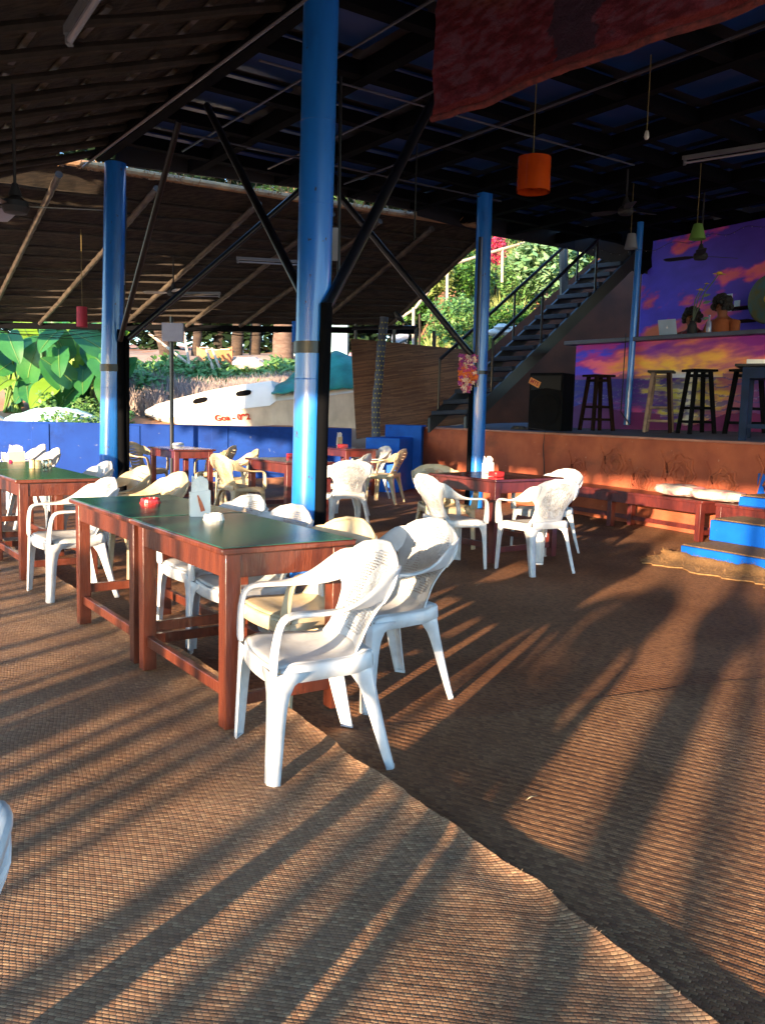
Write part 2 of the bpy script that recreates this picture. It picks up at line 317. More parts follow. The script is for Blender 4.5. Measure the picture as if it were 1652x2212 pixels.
    def build(s, name, m, parent=None, local=False, bevel=0.0, smooth=35, origin=None, cols=None, solid=0.0, subs=0):
        me = bpy.data.meshes.new(name)
        if parent is not None:
            o = Vector((0, 0, 0)) if local else ORIG[parent.name]
        elif local: o = Vector((0, 0, 0))
        else:
            if origin is None:
                mn = Vector([min(v[i] for v in s.v) for i in range(3)]); mx = Vector([max(v[i] for v in s.v) for i in range(3)])
                origin = Vector(((mn.x+mx.x)/2, (mn.y+mx.y)/2, mn.z))
            o = Vector(origin)
        me.from_pydata([v-o for v in s.v], [], s.f)
        ms = m if isinstance(m, (list, tuple)) else [m]
        for k in ms: me.materials.append(k)
        if len(ms) > 1: me.polygons.foreach_set('material_index', s.fm)
        if cols is not None:
            ca = me.color_attributes.new('paint', 'FLOAT_COLOR', 'POINT')
            ca.data.foreach_set('color', [c for q in cols for c in (*q, 1.0)])
        if smooth:
            me.polygons.foreach_set('use_smooth', [True]*len(me.polygons)); me.set_sharp_from_angle(angle=R(smooth))
        me.update()
        ob = bpy.data.objects.new(name, me); col.objects.link(ob)
        if parent is not None: ob.parent = parent; ORIG[ob.name] = o
        else: ob.location = o; ORIG[ob.name] = o
        if solid: q = ob.modifiers.new('solid', 'SOLIDIFY'); q.thickness = solid; q.offset = 0
        if subs: q = ob.modifiers.new('sub', 'SUBSURF'); q.levels = subs; q.render_levels = subs
        if bevel: q = ob.modifiers.new('bevel', 'BEVEL'); q.width = bevel; q.segments = 2; q.limit_method = 'ANGLE'
        return ob
def tag(o, label=None, cat=None, group=None, kind=None):
    if label: o['label'] = label
    if cat: o['category'] = cat
    if group: o['group'] = group
    if kind: o['kind'] = kind
    return o
def thing(name, label, cat, loc=(0, 0, 0), group=None, rotz=0):
    o = bpy.data.objects.new(name, None); col.objects.link(o); o.empty_display_size = 0.1
    o.location = loc; o.rotation_euler = (0, 0, rotz); ORIG[o.name] = Vector(loc)
    return tag(o, label, cat, group)
def copy_tree(root, loc, rotz, label, group=None):
    r = root.copy(); col.objects.link(r); r.location = loc; r.rotation_euler = (0, 0, rotz); ORIG[r.name] = Vector(loc)
    r['label'] = label
    if group: r['group'] = group
    for ch in list(root.children):
        c = ch.copy(); col.objects.link(c); c.parent = r
        for gch in ch.children:
            d = gch.copy(); col.objects.link(d); d.parent = c
    return r
def fbm(x, y, s=1.0, o=4):
    return mnoise.fractal(Vector((x*s, y*s, 3.7)), 1.0, 2.0, o)
def lerp(a, b, t): return a+(b-a)*t
def smooth01(t): t = max(0, min(1, t)); return t*t*(3-2*t)

# ================================================================== GROUND AND FLOOR
def terrain(x, y):
    if y < 15.6: return -0.02 if y > 14.0 or True else 0
    d = y-15.6
    z = 0.82*smooth01(d/1.2) + 0.08*max(0, d-1) + 0.20*min(6.5, max(0, d-3.1))
    r_ = smooth01((x-0.6)/3.0)
    z += r_*(0.30*max(0, d-1.5) + 0.05*max(0, x-2)*smooth01(d/3))
    z += 0.12*fbm(x, y, 0.5)*smooth01(d/2)
    return min(z, 16)
def P(u, v):
    x = -40+95*u; y = 15.0+45*v
    t = terrain(x, y)
    return Vector((x, y, t if y > 15.6 else -0.03))
b = MB(); b.grid(P, 130, 90)
tag(b.build('hillside_ground', M_soil, smooth=80, origin=(0, 16, 0)), kind='structure')
b = MB(); b.grid(lambda u, v: Vector((-400+800*u, -400+415.2*v, -0.06)), 4, 4)
tag(b.build('beach_sand', M_sand, origin=(0, 0, -0.06)), kind='structure')
W_far = weave_mat('far_mat_weave', R(-31), 0.0215, 0.0125, [(0.13, 0.053, 0.025), (0.23, 0.104, 0.048), (0.30, 0.142, 0.066), (0.19, 0.088, 0.043)], stain=(0.66, 0.55, 0.45), ridge=.7)
W_right = weave_mat('right_mat_weave', R(-31), 0.0215, 0.0125, [(0.15, 0.072, 0.036), (0.21, 0.105, 0.052), (0.26, 0.135, 0.066), (0.32, 0.178, 0.088)], stain=(0.66, 0.55, 0.45), ridge=.75)
W_left = weave_mat('left_mat_weave', R(-9), 0.0165, 0.0108, [(0.19, 0.110, 0.066), (0.26, 0.155, 0.092), (0.31, 0.192, 0.115), (0.27, 0.145, 0.084), (0.40, 0.265, 0.155), (0.23, 0.138, 0.092)], stain=(0.72, 0.64, 0.56), ridge=.4)
# hall floor sheet (old matting over the whole hall)
b = MB(); b.add([(-14, -6, 0), (9, -6, 0), (9, 15.55, 0), (-14, 15.55, 0)], [(0, 1, 2, 3)])
tag(b.build('hall_floor', W_far, origin=(0, 0, 0)), kind='structure')
# right-hand mat, edge runs across the floor
seam = [g(x, y) for x, y in ((700, 1590), (826, 1567), (930, 1560), (1051, 1549), (1176, 1525), (1326, 1505), (1551, 1475), (1700, 1462), (1900, 1450))]
def seam_y(x):
    for a, c in zip(seam, seam[1:]):
        if a.x <= x <= c.x: return lerp(a.y, c.y, (x-a.x)/(c.x-a.x))
    return seam[0].y if x < seam[0].x else seam[-1].y
def PR(u, v):
    x = lerp(-0.62, 3.6, u); y = lerp(-2.0, seam_y(x)+0.012*fbm(x, 1, 6), v)
    e = smooth01((1-v)/0.006)
    return Vector((x, y, 0.0045+0.0025*(1+fbm(x, y, 1.7)) - 0.002*(1-e)))
b = MB(); b.sheet(PR, 120, 160, (0, 0, -0.004))
tag(b.build('woven_mat', W_right, smooth=80, origin=(0, 0, 0)), 'large brown woven floor mat on the right, crossed by long chair shadows', 'floor mat', 'woven floor mats')
# left-hand mat with the curled edge
ed = [(250, 1345), (330, 1395), (390, 1415), (470, 1470), (560, 1525), (635, 1558), (700, 1606), (760, 1662), (830, 1705), (900, 1758), (1000, 1828), (1090, 1892), (1150, 1925), (1250, 2018), (1350, 2098), (1500, 2212), (1700, 2370)]
edp = [g(x, y) for x, y in ed]
e0 = edp[1]; e1 = edp[-2]; du = (e1-e0).normalized(); dn = Vector((-du.y, du.x, 0)); dn = dn if dn.x < 0 else -dn
est = [((p-e0).dot(du), (p-e0).dot(dn)) for p in edp]
def eoff(s_):
    if s_ <= est[0][0]: return est[0][1]
    for (a, o1), (c, o2) in zip(est, est[1:]):
        if a <= s_ <= c: return lerp(o1, o2, smooth01((s_-a)/(c-a)))
    return est[-1][1]
def PL(u, v):
    s_ = lerp(-6.5, est[-1][0]+1.2, u)
    t = (v**2.2)*6.0
    raw = eoff(s_) + 0.006*fbm(s_, 2, 22)
    p = e0 + du*s_ + dn*(raw+t)
    curl = 0.030*(0.85+0.35*fbm(s_, 5, 1.6))*math.exp(-t/0.06) + 0.012*(0.5+0.9*fbm(s_, 9, 1.3))*math.exp(-((t-0.16)/0.08)**2)
    wr = 0.006*fbm(p.x, p.y, 1.1) + 0.003*fbm(p.x*1.2, p.y*3, 1.6)
    p.z = 0.016+max(curl, 0)+wr
    return p
b = MB(); b.sheet(PL, 330, 110, (0, 0, -0.005))
matL = b.build('woven_mat', W_left, smooth=80, origin=(0, 0, 0))
tag(matL, 'light tan woven floor mat in the foreground with a curled frayed edge', 'floor mat', 'woven floor mats')
# frayed fibres along the curled edge
b = MB(); rnd = random.Random(5)
M_fib = mat('mat_fibre', (0.42, 0.31, 0.19), (0.30, 0.2, 0.12), rough=0.8)
for i in range(110):
    s_ = lerp(0.6, est[-2][0]+0.2, rnd.random()); q = e0+du*s_+dn*(eoff(s_)+0.004)
    if fbm(s_, 7, 3) < 0.05 and rnd.random() < 0.7: continue
    z0 = PL((s_+6.5)/(est[-1][0]+1.2+6.5), 0).z
    a = Vector((q.x, q.y, z0)); d = (-dn*rnd.uniform(.3, 1)+du*rnd.uniform(-1.2, 1.2)+Vector((0, 0, rnd.uniform(-.5, .9)))).normalized()
    b.tube([a, a+d*rnd.uniform(.004, .011)], 0.0005, 3, caps=False)
b.build('frayed_fringe', M_fib, matL)['kind'] = 'stuff'

# ================================================================== BLUE WALL, STAGE, STEPS
w0 = at(-420, 905, 14.6); w1 = at(760, 922, 16.0); w0.z = 0; w1.z = 0
b = MB(); dx = (w1-w0); nrm = Vector((-dx.y, dx.x, 0)).normalized()*0.16
L = dx.length
b.obox(w0, dx, nrm, (0, 0, 1.03))
for k in range(6):
    p = w0+dx*((k+0.35)/6); b.obox(p-nrm*0.12, dx.normalized()*0.3, nrm*0.12, (0, 0, 1.0))
wall = b.build('boundary_wall', M_bluewall, bevel=0.01)
tag(wall, 'low dark blue painted wall between the tables and the boat outside', 'wall')
SA = Vector((0.66, 15.7, 0)); SB = Vector((4.06, 9.3, 0)); su = (SB-SA).normalized(); sn = Vector((-su.y, su.x, 0)); sn = sn if sn.x > 0 else -sn
SE = SB+su*4.2
b = MB()
def PST(u, v):
    p = SA+su*(u*(SE-SA).length); z = v*1.075
    return p + Vector((0, 0, z)) - sn*(0.012*fbm(u*11, v*1.2, 1.0)+0.02*(1-v))
b.grid(PST, 90, 12)
# relief rosettes moulded in the plaster
st = b.build('stage_wall', M_terra, smooth=70)
tag(st, 'red mud plaster stage front with moulded rosettes behind the wooden bench', 'wall')

for i, (sx, sz, rr) in enumerate(((5.0, .72, .2), (5.5, .55, .16), (6.1, .68, .22), (6.75, .6, .18), (7.5, .7, .22), (8.2, .6, .2), (4.3, .6, .15))):
    bb = MB(); c = SA+su*sx+Vector((0, 0, sz))
    for q in range(3):
        ring = []
        for j in range(25):
            th = 2*math.pi*j/24; r0 = rr*(0.35+0.32*q)*(1+0.12*math.sin(th*(5+q)+q))
            ring.append(c+su*math.cos(th)*r0+Vector((0, 0, 1))*math.sin(th)*r0-sn*0.012)
        bb.tube(ring, 0.016, 6, caps=False)
    bb.tube([c-su*rr*1.4+Vector((0, 0, -.15))-sn*.012, c-su*rr*1.1+Vector((0, 0, .12))-sn*.012, c-su*rr*1.5+Vector((0, 0, .26))-sn*.012], .013, 6)
    bb.build('relief_rosette', M_terra, st)
# stage floor, rising a little to the bar
b = MB()
def PSF(u, v):
    p = SA+su*(u*(SE-SA).length)+sn*(v*9.0+0.03)
    return Vector((p.x, p.y, 1.085+0.12*min(1, v*9/2.0)))
b.sheet(PSF, 20, 16, (0, 0, -0.16))
M_conc = mat('grey_stage_floor', (0.10, 0.11, 0.15), (0.06, 0.065, 0.09), rough=0.7, scale=2.5, bump=0.2)
tag(b.build('stage_floor', M_conc), kind='structure')
b = MB(); b.obox(SA+Vector((0, 0, 1.07))-sn*0.035, su*(SE-SA).length, sn*0.15, (0, 0, 0.03))
b.build('coping', mat('plaster_coping', (0.40, 0.20, 0.15), (0.3, 0.13, 0.1), rough=0.9, scale=4, bump=0.4), st, bevel=0.01)
# blue steps on the right
u5 = Vector((0.52, -0.854, 0)); n5 = Vector((0.854, 0.52, 0))
M_coir = mat('coir_matting', (0.17, 0.10, 0.055), (0.10, 0.058, 0.032), rough=0.95, scale=40, bump=0.8, bscale=120)
stp = thing('stage_steps', 'bright blue steps with brown matted treads at the right edge', 'steps', (2.85, 8.2, 0))
zs = [0, .13, .335, .54, .77, 1.0]
cs = [Vector((2.84, 8.18, 0)), Vector((3.27, 8.62, 0)), Vector((3.72, 9.06, 0)), Vector((4.02, 9.34, 0)), Vector((4.35, 9.5, 0))]
for k, c in enumerate(cs):
    b = MB(); b.obox(c+Vector((0, 0, zs[k]-(0.0 if k == 0 else 0.003))), u5*2.6, n5*(2.2-0.35*k), (0, 0, zs[k+1]-zs[k]))
    st_ = b.build('step', M_bluestep, stp, bevel=0.008)
    b = MB(); b.obox(c+Vector((0, 0, zs[k+1]+0.003))+n5*0.012+u5*0.01, u5*2.58, n5*0.5, (0, 0, 0.012)); b.build('tread_mat', M_coir, st_)
# coir rug at the foot of the steps, ragged
def PCO(u, v):
    a = Vector((2.78, 8.28, 0)); p = a+u5*(u*2.4-0.05)-n5*(v*0.60*smooth01(.35+u*9)*(0.85+0.35*fbm(u*4, 1, 1.5)+.1*fbm(u*30, 1, 1)))-n5*0.02+u5*(.10*fbm(v*7, 2, 1)*(u < .1))
    up = math.exp(-((v-0.06)/0.2)**2)*0.035*(1+1.3*fbm(u*7, 3, 1.0))
    return Vector((p.x, p.y, 0.012+0.012*(1+fbm(p.x*6, p.y*6, 1))*(1-v)+max(0, up)))
b = MB(); b.sheet(PCO, 60, 16, (0, 0, -0.01))
for i in range(700):
    u_ = rnd.random(); v_ = rnd.random()*0.9; a = PCO(u_, v_); d = Vector((rnd.uniform(-1, 1), rnd.uniform(-1, 1), rnd.uniform(.0, .8))).normalized()
    b.tube([a, a+d*rnd.uniform(.015, .045)], 0.0012, 3, caps=False)
M_coirL = mat('golden_coir', (0.34, 0.19, 0.075), (0.24, 0.125, 0.045), rough=0.95, scale=60, bump=0.9, bscale=150)
tag(b.build('coir_mat', M_coirL, smooth=80), 'frayed golden coir mat at the foot of the blue steps', 'coir mat')
# blue steps at the far left end of the stage
s2 = thing('stage_steps', 'small blue block steps at the far left end of the stage', 'steps', (0.3, 14.8, 0))
p0 = at(790, 945, 14.6); p1 = at(864, 945, 14.5); b = MB(); b.obox((p0.x, p0.y, 0), (p1.x-p0.x, p1.y-p0.y, 0), (0.25, 0.9, 0), (0, 0, p0.z)); b.build('step', M_bluestep, s2, bevel=.01)
p0 = at(832, 917, 15.45); p1 = at(911, 918, 15.4); b = MB(); b.obox((p0.x, p0.y, 0), (p1.x-p0.x, p1.y-p0.y, 0), (0.1, 0.5, 0), (0, 0, p0.z)); b.build('step', M_bluestep, s2, bevel=.01)

# ================================================================== COLUMNS
ZC = 4.32
def column(base, top, r, label, bandz, bandh):
    t = thing('steel_column', label, 'column', (base.x, base.y, base.z), 'blue round steel columns')
    b = MB(); b.tube([base+(top-base)*i/12 for i in range(13)], r, 40, caps=True); sh = b.build('shaft', M_blue, t, smooth=60)
    ax = (top-base).normalized()
    # weld seams
    b = MB()
    for q in (0.36, 0.66, 0.80):
        c = base+(top-base)*q; b.lathe(c, [(r+.0015, -.003), (r+.003, 0), (r+.0015, .003)], 32, cap=False)
    b.build('weld_seam', M_blue, sh)
    b = MB(); c = base + ax*((bandz-base.z)/ax.z)
    b.lathe(c, [(r+.001, -bandh/2), (r+.013, -bandh/2), (r+.013, bandh/2), (r+.001, bandh/2)], 32, cap=False); b.build('clamp_band', M_black, t)
    b = MB(); b.lathe(base, [(r+.06, 0), (r+.06, .012), (r+.005, .014)], 32); b.build('base_plate', M_black, t)
    return t
def strut(t, a, c, r=0.03, name='brace', n=8, m=None):
    b = MB(); b.tube([a, c], r, n); return b.build(name, m or M_black, t, smooth=50)
Bb = Vector((-0.592, 6.79, 0)); Bt = at(694, 10, 6.79); Bt.z = ZC
cB = column(Bb, Bt, 0.131, 'thickest blue steel column rising behind the green tables', at(680, 752, 6.79).z, 0.09)
hub = at(706, 650, 6.72)
b = MB(); b.tube([at(706, 655, 6.66), at(697, 900, 6.66), Vector((at(689, 1235, 6.66).x, 6.66, 0))], 0.045, 12); b.build('downpipe', M_beam, cB)
bl = Vector((-0.66, 6.66, hub.z+0.02))
strut(cB, at(655, 640, 6.75), g(447, 228, ZC-.05), 0.035)
strut(cB, at(706, 662, 6.66), g(938, 212, ZC-.05), 0.045)
strut(cB, at(736, 165, 7.4), at(731, 598, 7.4), 0.014, 'conduit')
b = MB(); b.box(at(724, 528, 7.3), (0.045, 0.03, 0.26)); b.build('junction_box', mat('grey_box', (0.3, 0.3, 0.33), rough=0.6), cB)
b = MB(); b.box(at(641, 717, 6.9), (0.07, 0.06, 0.16)); b.build('switch_box', M_bluestep, cB, bevel=.004)
# thin hanging wire on column
Ab = Vector((-3.5, 11.2, 0)); At = at(250, 365, 11.2); At.z = ZC; Ab.x = at(236, 1090, 11.2).x
cA = column(Ab, At, 0.131, 'blue steel column at the left in front of the blue wall', at(240, 795, 11.2).z, 0.09)
b = MB(); b.tube([at(259, 712, 11.15), at(264, 1015, 11.15), Vector((at(262, 1090, 11.1).x, 11.1, 0))], 0.05, 12); b.build('downpipe', M_beam, cA)
b = MB(); b.tube([at(274, 725, 11.2), at(274, 1015, 11.2), Vector((at(272, 1090, 11.2).x, 11.2, 0))], 0.035, 10); b.build('downpipe', M_beam, cA)
strut(cA, at(260, 735, 11.1), g(387, 262, ZC-.05), 0.035)
strut(cA, at(276, 732, 11.15), g(655, 405, ZC-.02), 0.038)
strut(cA, at(273, 505-80, 11.5), at(268, 690, 11.5), 0.015, 'conduit')
b = MB(); b.box(at(264, 598, 11.4), (0.06, 0.04, 0.2)); b.build('junction_box', _mats['grey_box'], cA)
Cb = Vector((1.325, 12.35, 0)); Ct = at(1047, 425, 12.35); Ct.z = 4.4
cC = column(Cb, Ct, 0.106, 'blue steel column by the stage with a flower garland tied to it', at(1036, 805, 12.35).z, 0.05)
b = MB(); b.tube([at(1018, 830, 12.3), at(1012, 1015, 12.3), Vector((at(1008, 1075, 12.3).x, 12.3, 0))], 0.035, 10); b.build('downpipe', M_beam, cC)
strut(cC, at(1020, 770, 12.3), g(735, 425, ZC-.02), 0.045)
b = MB(); b.tube([at(1036, 512, 12.2), at(1026, 836, 12.2)], 0.018, 8); b.build('tube_light', M_black, cC)
b = MB(); b.tube([at(1041, 512, 12.18), at(1031, 836, 12.18)], 0.010, 8); b.build('tube_light', mat('grey_tube', (0.25, 0.28, 0.35), rough=.3), cC)
# thin column D on stage
Db = at(1353, 918, 12.9); Dt = at(1383, 480, 12.9)
b = MB(); b.tube([Db, Dt], 0.047, 24)
cD = thing('steel_column', 'thin blue pole standing on the stage in front of the painted bar', 'column', Db, 'blue round steel columns'); b.build('shaft', M_blue, cD)
b = MB(); b.tube([at(1351, 720, 12.83), at(1345, 820, 12.83), at(1340, 890, 12.83), at(1360, 918, 12.7)], 0.008, 6); b.build('cable', M_blackm, cD)

# ================================================================== MAIN CEILING
roof = thing('hall_roof', 'flat dark blue hall roof with a black steel beam grid', 'roof', (2, 8, ZC))
BO = Vector((Bt.x, Bt.y, ZC))
def CG(a, c, z=0.0): return BO + A1*a + A2*c + Vector((0, 0, z))     # a along the A-B edge, c to the right of it
def clipfar(a, c):
    p = CG(a, c); return p
amin, amax, cmin, cmax = -9.0, 5.3, -0.02, 13.0
# far edge of roof runs A -> behind C -> stairs; keep a rectangle with a cut: c up to cmax, a up to line
ptsF = [g(250, 355, ZC), g(650, 406, ZC), g(900, 456, ZC), g(1060, 500, ZC), g(1240, 532, ZC), at(1400, 585, 15.2), at(1700, 480, 14.0)]
def amax_at(c):
    ps = [((p-BO).dot(A2), (p-BO).dot(A1)) for p in ptsF]
    ps.sort()
    if c <= ps[0][0]: return ps[0][1]
    for (c0, a0), (c1, a1) in zip(ps, ps[1:]):
        if c0 <= c <= c1: return lerp(a0, a1, (c-c0)/(c1-c0))
    return ps[-1][1]
sp = 1.12; na = 0
b = MB(); bb = MB(); bt = MB()
c = 0.0; lines_c = []
while c < cmax: lines_c.append(c); c += sp
for ci in lines_c[:-1]:
    a = 4.45+sp
    while a > amin:
        a0 = a-sp
        am = min(amax_at(ci), amax_at(ci+sp))
        if a0 < am:
            a1 = min(a, am)
            o = CG(a0+.09, ci+.09, 0.22+0.012*rnd.random())
            if a1-a0 > .25: b.obox(o, A1*(a1-a0-.18), A2*(sp-.18), (0, 0, .02))
        a -= sp
b.build('ceiling_sheet', M_ceil, roof)
b = MB(); am_all = max(amax_at(c_) for c_ in lines_c)
for ci in lines_c:
    b.obox(CG(amin, ci-.06, 0.0), A1*(amax_at(ci)-amin), A2*.12, (0, 0, .16))
b.build('long_beam', M_beam, roof)
b = MB(); a = 4.45+sp
while a > amin:
    # span of c where a <= amax_at(c)
    cc_ = [q*0.1 for q in range(int(cmax*10)) if amax_at(q*0.1) >= a]
    if cc_: b.obox(CG(a-.06, min(cc_), 0.012), A1*.12, A2*(max(cc_)-min(cc_)), (0, 0, .13))
    a -= sp
b.build('cross_beam', M_beam, roof)
# roof deck above
b = MB()
for k in range(len(lines_c)-1):
    c0, c1 = lines_c[k], lines_c[k+1]
    b.add([CG(amin, c0, .27), CG(amin, c1, .27), CG(amax_at(c1), c1, .27), CG(amax_at(c0), c0, .27), CG(amin, c0, .33), CG(amin, c1, .33), CG(amax_at(c1), c1, .33), CG(amax_at(c0), c0, .33)],
          [(0, 1, 2, 3), (7, 6, 5, 4), (0, 4, 5, 1), (3, 2, 6, 7), (0, 3, 7, 4), (1, 5, 6, 2)])
b.build('roof_deck', M_blackm, roof)
b = MB()
for p, q in zip(ptsF[2:], ptsF[3:]):
    b.obox(p+Vector((0, 0, -.06)), q-p, (0.03, 0.06, 0), (0, 0, .34))
for p, q in zip(ptsF[:2], ptsF[1:3]): b.obox(p+Vector((0, 0, .0)), q-p, (0.03, 0.06, 0), (0, 0, .26))
b.build('edge_fascia', M_blackm, roof)
# thin angle-iron ties below the grid (pale, catch light)
M_tie = mat('galvanised_tie', (0.07, 0.08, 0.11), rough=0.4, metal=0.3)
b = MB()
for k, ci in enumerate(lines_c[1:4]):
    b.tube([CG(-2.2, ci-.5, -.012), CG(min(4.2, amax_at(ci-.5)-.2), ci-.5, -.012)], 0.012, 5)
for a in (3.9, 1.6): b.tube([CG(a-.4, 0.1, -.03), CG(a-.4, 5.0, -.03)], 0.011, 5)
b.build('tie_rod', M_tie, roof)
# edge pipe along A-B
b = MB(); b.tube([CG(-7, -.06, .05), CG(5.45, -.06, .05)], 0.03, 8); b.build('edge_pipe', M_beam, roof)
b = MB(); b.tube([CG(-1.5, -.13, -.03), CG(5.6, -.13, -.03)], 0.014, 6); b.build('edge_conduit', M_tie, roof)

# ================================================================== NEAR THATCH (left, slopes down to the eave)
SL = 0.34
def NT(a, o, z=0.0): # o outwards from the A-B edge
    return BO + A1*a - A2*o + Vector((0, 0, 0.16-SL*o+z))
OUT = 6.25
t1 = thing('thatched_roof', 'dark woven palm roof overhead at the upper left on rough poles', 'roof', NT(0, 3))
def aend(o): return 5.5+.42*min(o, 3.0)-.6*max(0, o-3.0)
def PT(u, v):
    a = lerp(-8.0, aend(OUT*v), u); o = OUT*v
    st_ = (v*14) % 1.0
    return NT(a, o, 0.05+0.035*st_+0.02*fbm(a*2, o*2, 1.3))
b = MB(); b.sheet(PT, 90, 112, (0, 0, 0.07)); b.build('palm_matting', M_thatch, t1, smooth=0)
a = -7.6
k = 0
while a < 7.0:
    b = MB(); pts = []; rs = []
    for i in range(15):
        o = OUT*i/14; p = NT(min(a+.05*fbm(a, o, 1.2), aend(o)-.1), o, -0.03+.012*fbm(o, a, 2.5)); pts.append(p); rs.append(0.042*(1+.25*fbm(o*3, a, 2)))
    b.tube(pts, rs, 8); b.build('rafter_pole', M_log, t1); a += 0.62; k += 1
rr2 = random.Random(3)
for i in range(15):
    o = 0.25+i*0.4; b = MB()
    a = -6.5+rr2.random()
    while a < 5.1:
        ln = rr2.uniform(.5, 1.1); a1_ = min(5.3, a+ln)
        b.sweep([(NT(a, o+.03*rr2.uniform(-1, 1), .035), A2, .05), (NT(a1_, o+.03*rr2.uniform(-1, 1), .035), A2, .05)], .02)
        a = a1_+rr2.uniform(.1, .5)
    b.build('bamboo_batten', M_bamboo, t1)
# ================================================================== FAR THATCH (lean-to down to the blue wall)
FTL, FTR = at(-300, 313, 10.6), at(1048, 506, 14.4); FBL, FBR = at(-300, 690, 16.8), at(842, 703, 16.6)
def FT(u, v, z=0.0): return lerp(lerp(FTL, FTR, u), lerp(FBL, FBR, u), v)+Vector((0, 0, z))
t2 = thing('thatched_roof', 'brown palm thatch lean-to sloping down to the far blue wall', 'roof', FT(.5, .5))
NC = 15
for k in range(NC):
    v0, v1 = k/NC, (k+1.35)/NC
    def PC(u, v, k=k, v0=v0, v1=v1):
        vv = min(lerp(v0, v1, v), 1.01)
        return FT(u, vv, 0.015+0.09*(1-v)+0.012*fbm(u*14, k*3+v, 1.5)+0.01*fbm(u*50, k, 1))
    b = MB(); b.sheet(PC, 70, 4, (0, 0, 0.035)); b.build('thatch_course', M_thatch, t2, smooth=0)
for uT, uB in ((.272-.02, .24), (.395, .342), (.56, .50), (.69, .62), (.78, .72), (.885, .86), (.995, .995), (.10, .10), (.17, .15)):
    b = MB(); pts = []; rs = []
    n_ = 22
    for i in range(n_*3+1):
        q = i/(n_*3); p = FT(lerp(uT, uB, q), lerp(-0.01, 1.0, q), -0.045+.01*fbm(q*6, uT*9, 1)); pts.append(p)
        rs.append(0.042*(1.16 if i % 3 == 0 else 1.0)*(1-.15*q))
    b.tube(pts, rs, 10); b.build('bamboo_rafter', M_bamboo, t2)
for k in range(1, 13):
    b = MB(); v_ = k/13+.01*math.sin(k*3); b.tube([FT(i/30, v_+.006*fbm(i*.5, k, 1), -.012+.01*fbm(i*.4, k*2, 1)) for i in range(31)], .022, 6); b.build('purlin_pole', M_log, t2)
b = MB(); b.tube([FT(0, -0.012, .12), FT(.25, -.015, .12), FT(.6, -.01, .10), FT(1, -.01, .1)], 0.05, 8); b.build('ridge_pole', mat('split_bamboo', (0.42, 0.25, 0.11), (0.22, .13, .07), rough=.7, bump=.5), t2)
b = MB(); b.obox(FBL+Vector((0, 0, -.13)), (at(905, 706, 16.6)-FBL), (0, .08, 0), (0, 0, .11)); b.build('eave_beam', M_beam, t2)
# loose straw ends at the ridge
b = MB()
for i in range(420):
    u_ = rr2.uniform(.25, .95); p = FT(u_, -0.004, .08); d = Vector((rr2.uniform(-.6, .6), rr2.uniform(-.9, -.1), rr2.uniform(-.1, .7))).normalized()
    b.tube([p, p+d*rr2.uniform(.05, .22)], 0.006, 3, caps=False)
b.build('straw_end', _mats['split_bamboo'], t2)
for x, y0, y1 in ((371, 741, 935),):
    pp = at(x, y0, 15.0); b = MB(); b.tube([Vector((pp.x, pp.y, 0.0)), Vector((pp.x, pp.y, 2.86))], 0.035, 10); b.build('eave_post', M_black, t2)

# ================================================================== SCREEN, STAIRS, BAR
M_blind = weave_mat('bamboo_blind', 0, 0.5, 0.02, [(0.09, 0.045, 0.028), (0.14, 0.075, 0.045), (0.20, 0.11, 0.06)], bstr=0.6)
# blind hangs upright: use its own local XY as the sheet plane
def upright_panel(name, label, cat, corners, m, th=0.02, nu=2, nv=2, group=None, parent=None, cut=None, warp=0.0):
    """corners TL,TR,BR,BL in world; mesh local x along bottom, y up"""
    TL, TR, BR, BL = corners
    ex = (BR-BL).normalized(); ez = Vector((0, 0, 1)); en = ex.cross(ez).normalized(); ey = en.cross(ex).normalized()
    mt = Matrix((ex, ey, en)).transposed()
    me = bpy.data.meshes.new(name); vs = []; fs = []
    for s_ in (0, 1):
        for j in range(nv+1):
            for i in range(nu+1):
                u_, v_ = i/nu, j/nv; p = lerp(lerp(BL, BR, u_), lerp(TL, TR, u_), v_)
                p = p - en*(s_*th) + en*warp*fbm(u_*5, v_*3, 1.0); vs.append(mt.transposed() @ (p-BL))
    W = nu+1; N = (nu+1)*(nv+1)
    for j in range(nv):
        for i in range(nu):
            q = (j*W+i, j*W+i+1, (j+1)*W+i+1, (j+1)*W+i); fs += [q, tuple(k+N for k in q[::-1])]
    for i in range(nu): fs += [(i+1, i, i+N, i+1+N), (nv*W+i, nv*W+i+1, nv*W+i+1+N, nv*W+i+N)]
    for j in range(nv): fs += [(j*W, (j+1)*W, (j+1)*W+N, j*W+N), ((j+1)*W+nu, j*W+nu, j*W+nu+N, (j+1)*W+nu+N)]
    me.from_pydata(vs, [], fs); me.materials.append(m); me.update()
    ob = bpy.data.objects.new(name, me); col.objects.link(ob)
    ob.matrix_world = Matrix.Translation(BL) @ mt.to_4x4()
    tag(ob, label, cat, group)
    return ob
upright_panel('bamboo_screen', 'brown slatted bamboo screen hanging beside the painted palm post', 'screen',
              (at(758, 731, 15.6), at(1025, 757, 16.4), at(1025, 912, 16.4), at(770, 949, 15.6)), M_blind, nu=20, nv=6, warp=0.012)
# rough wall behind the stairs with a sloping top
TW = thing('stair_wall', 'dark brown mud wall with a sloping top behind the black stairs', 'wall', at(1150, 900, 17))
poly = [at(1010, 930, 17.3), at(1010, 800, 17.3), at(1060, 752, 17.3), at(1130, 690, 17.3), at(1205, 625, 17.3), at(1292, 552, 17.3), at(1300, 470, 17.3), at(1440, 400, 17.3), at(1440, 930, 17.3)]
for p in poly: pass
b = MB(); b.prism(poly, (0.05, 0.25, 0)); b.build('wall', M_brownwall, TW)
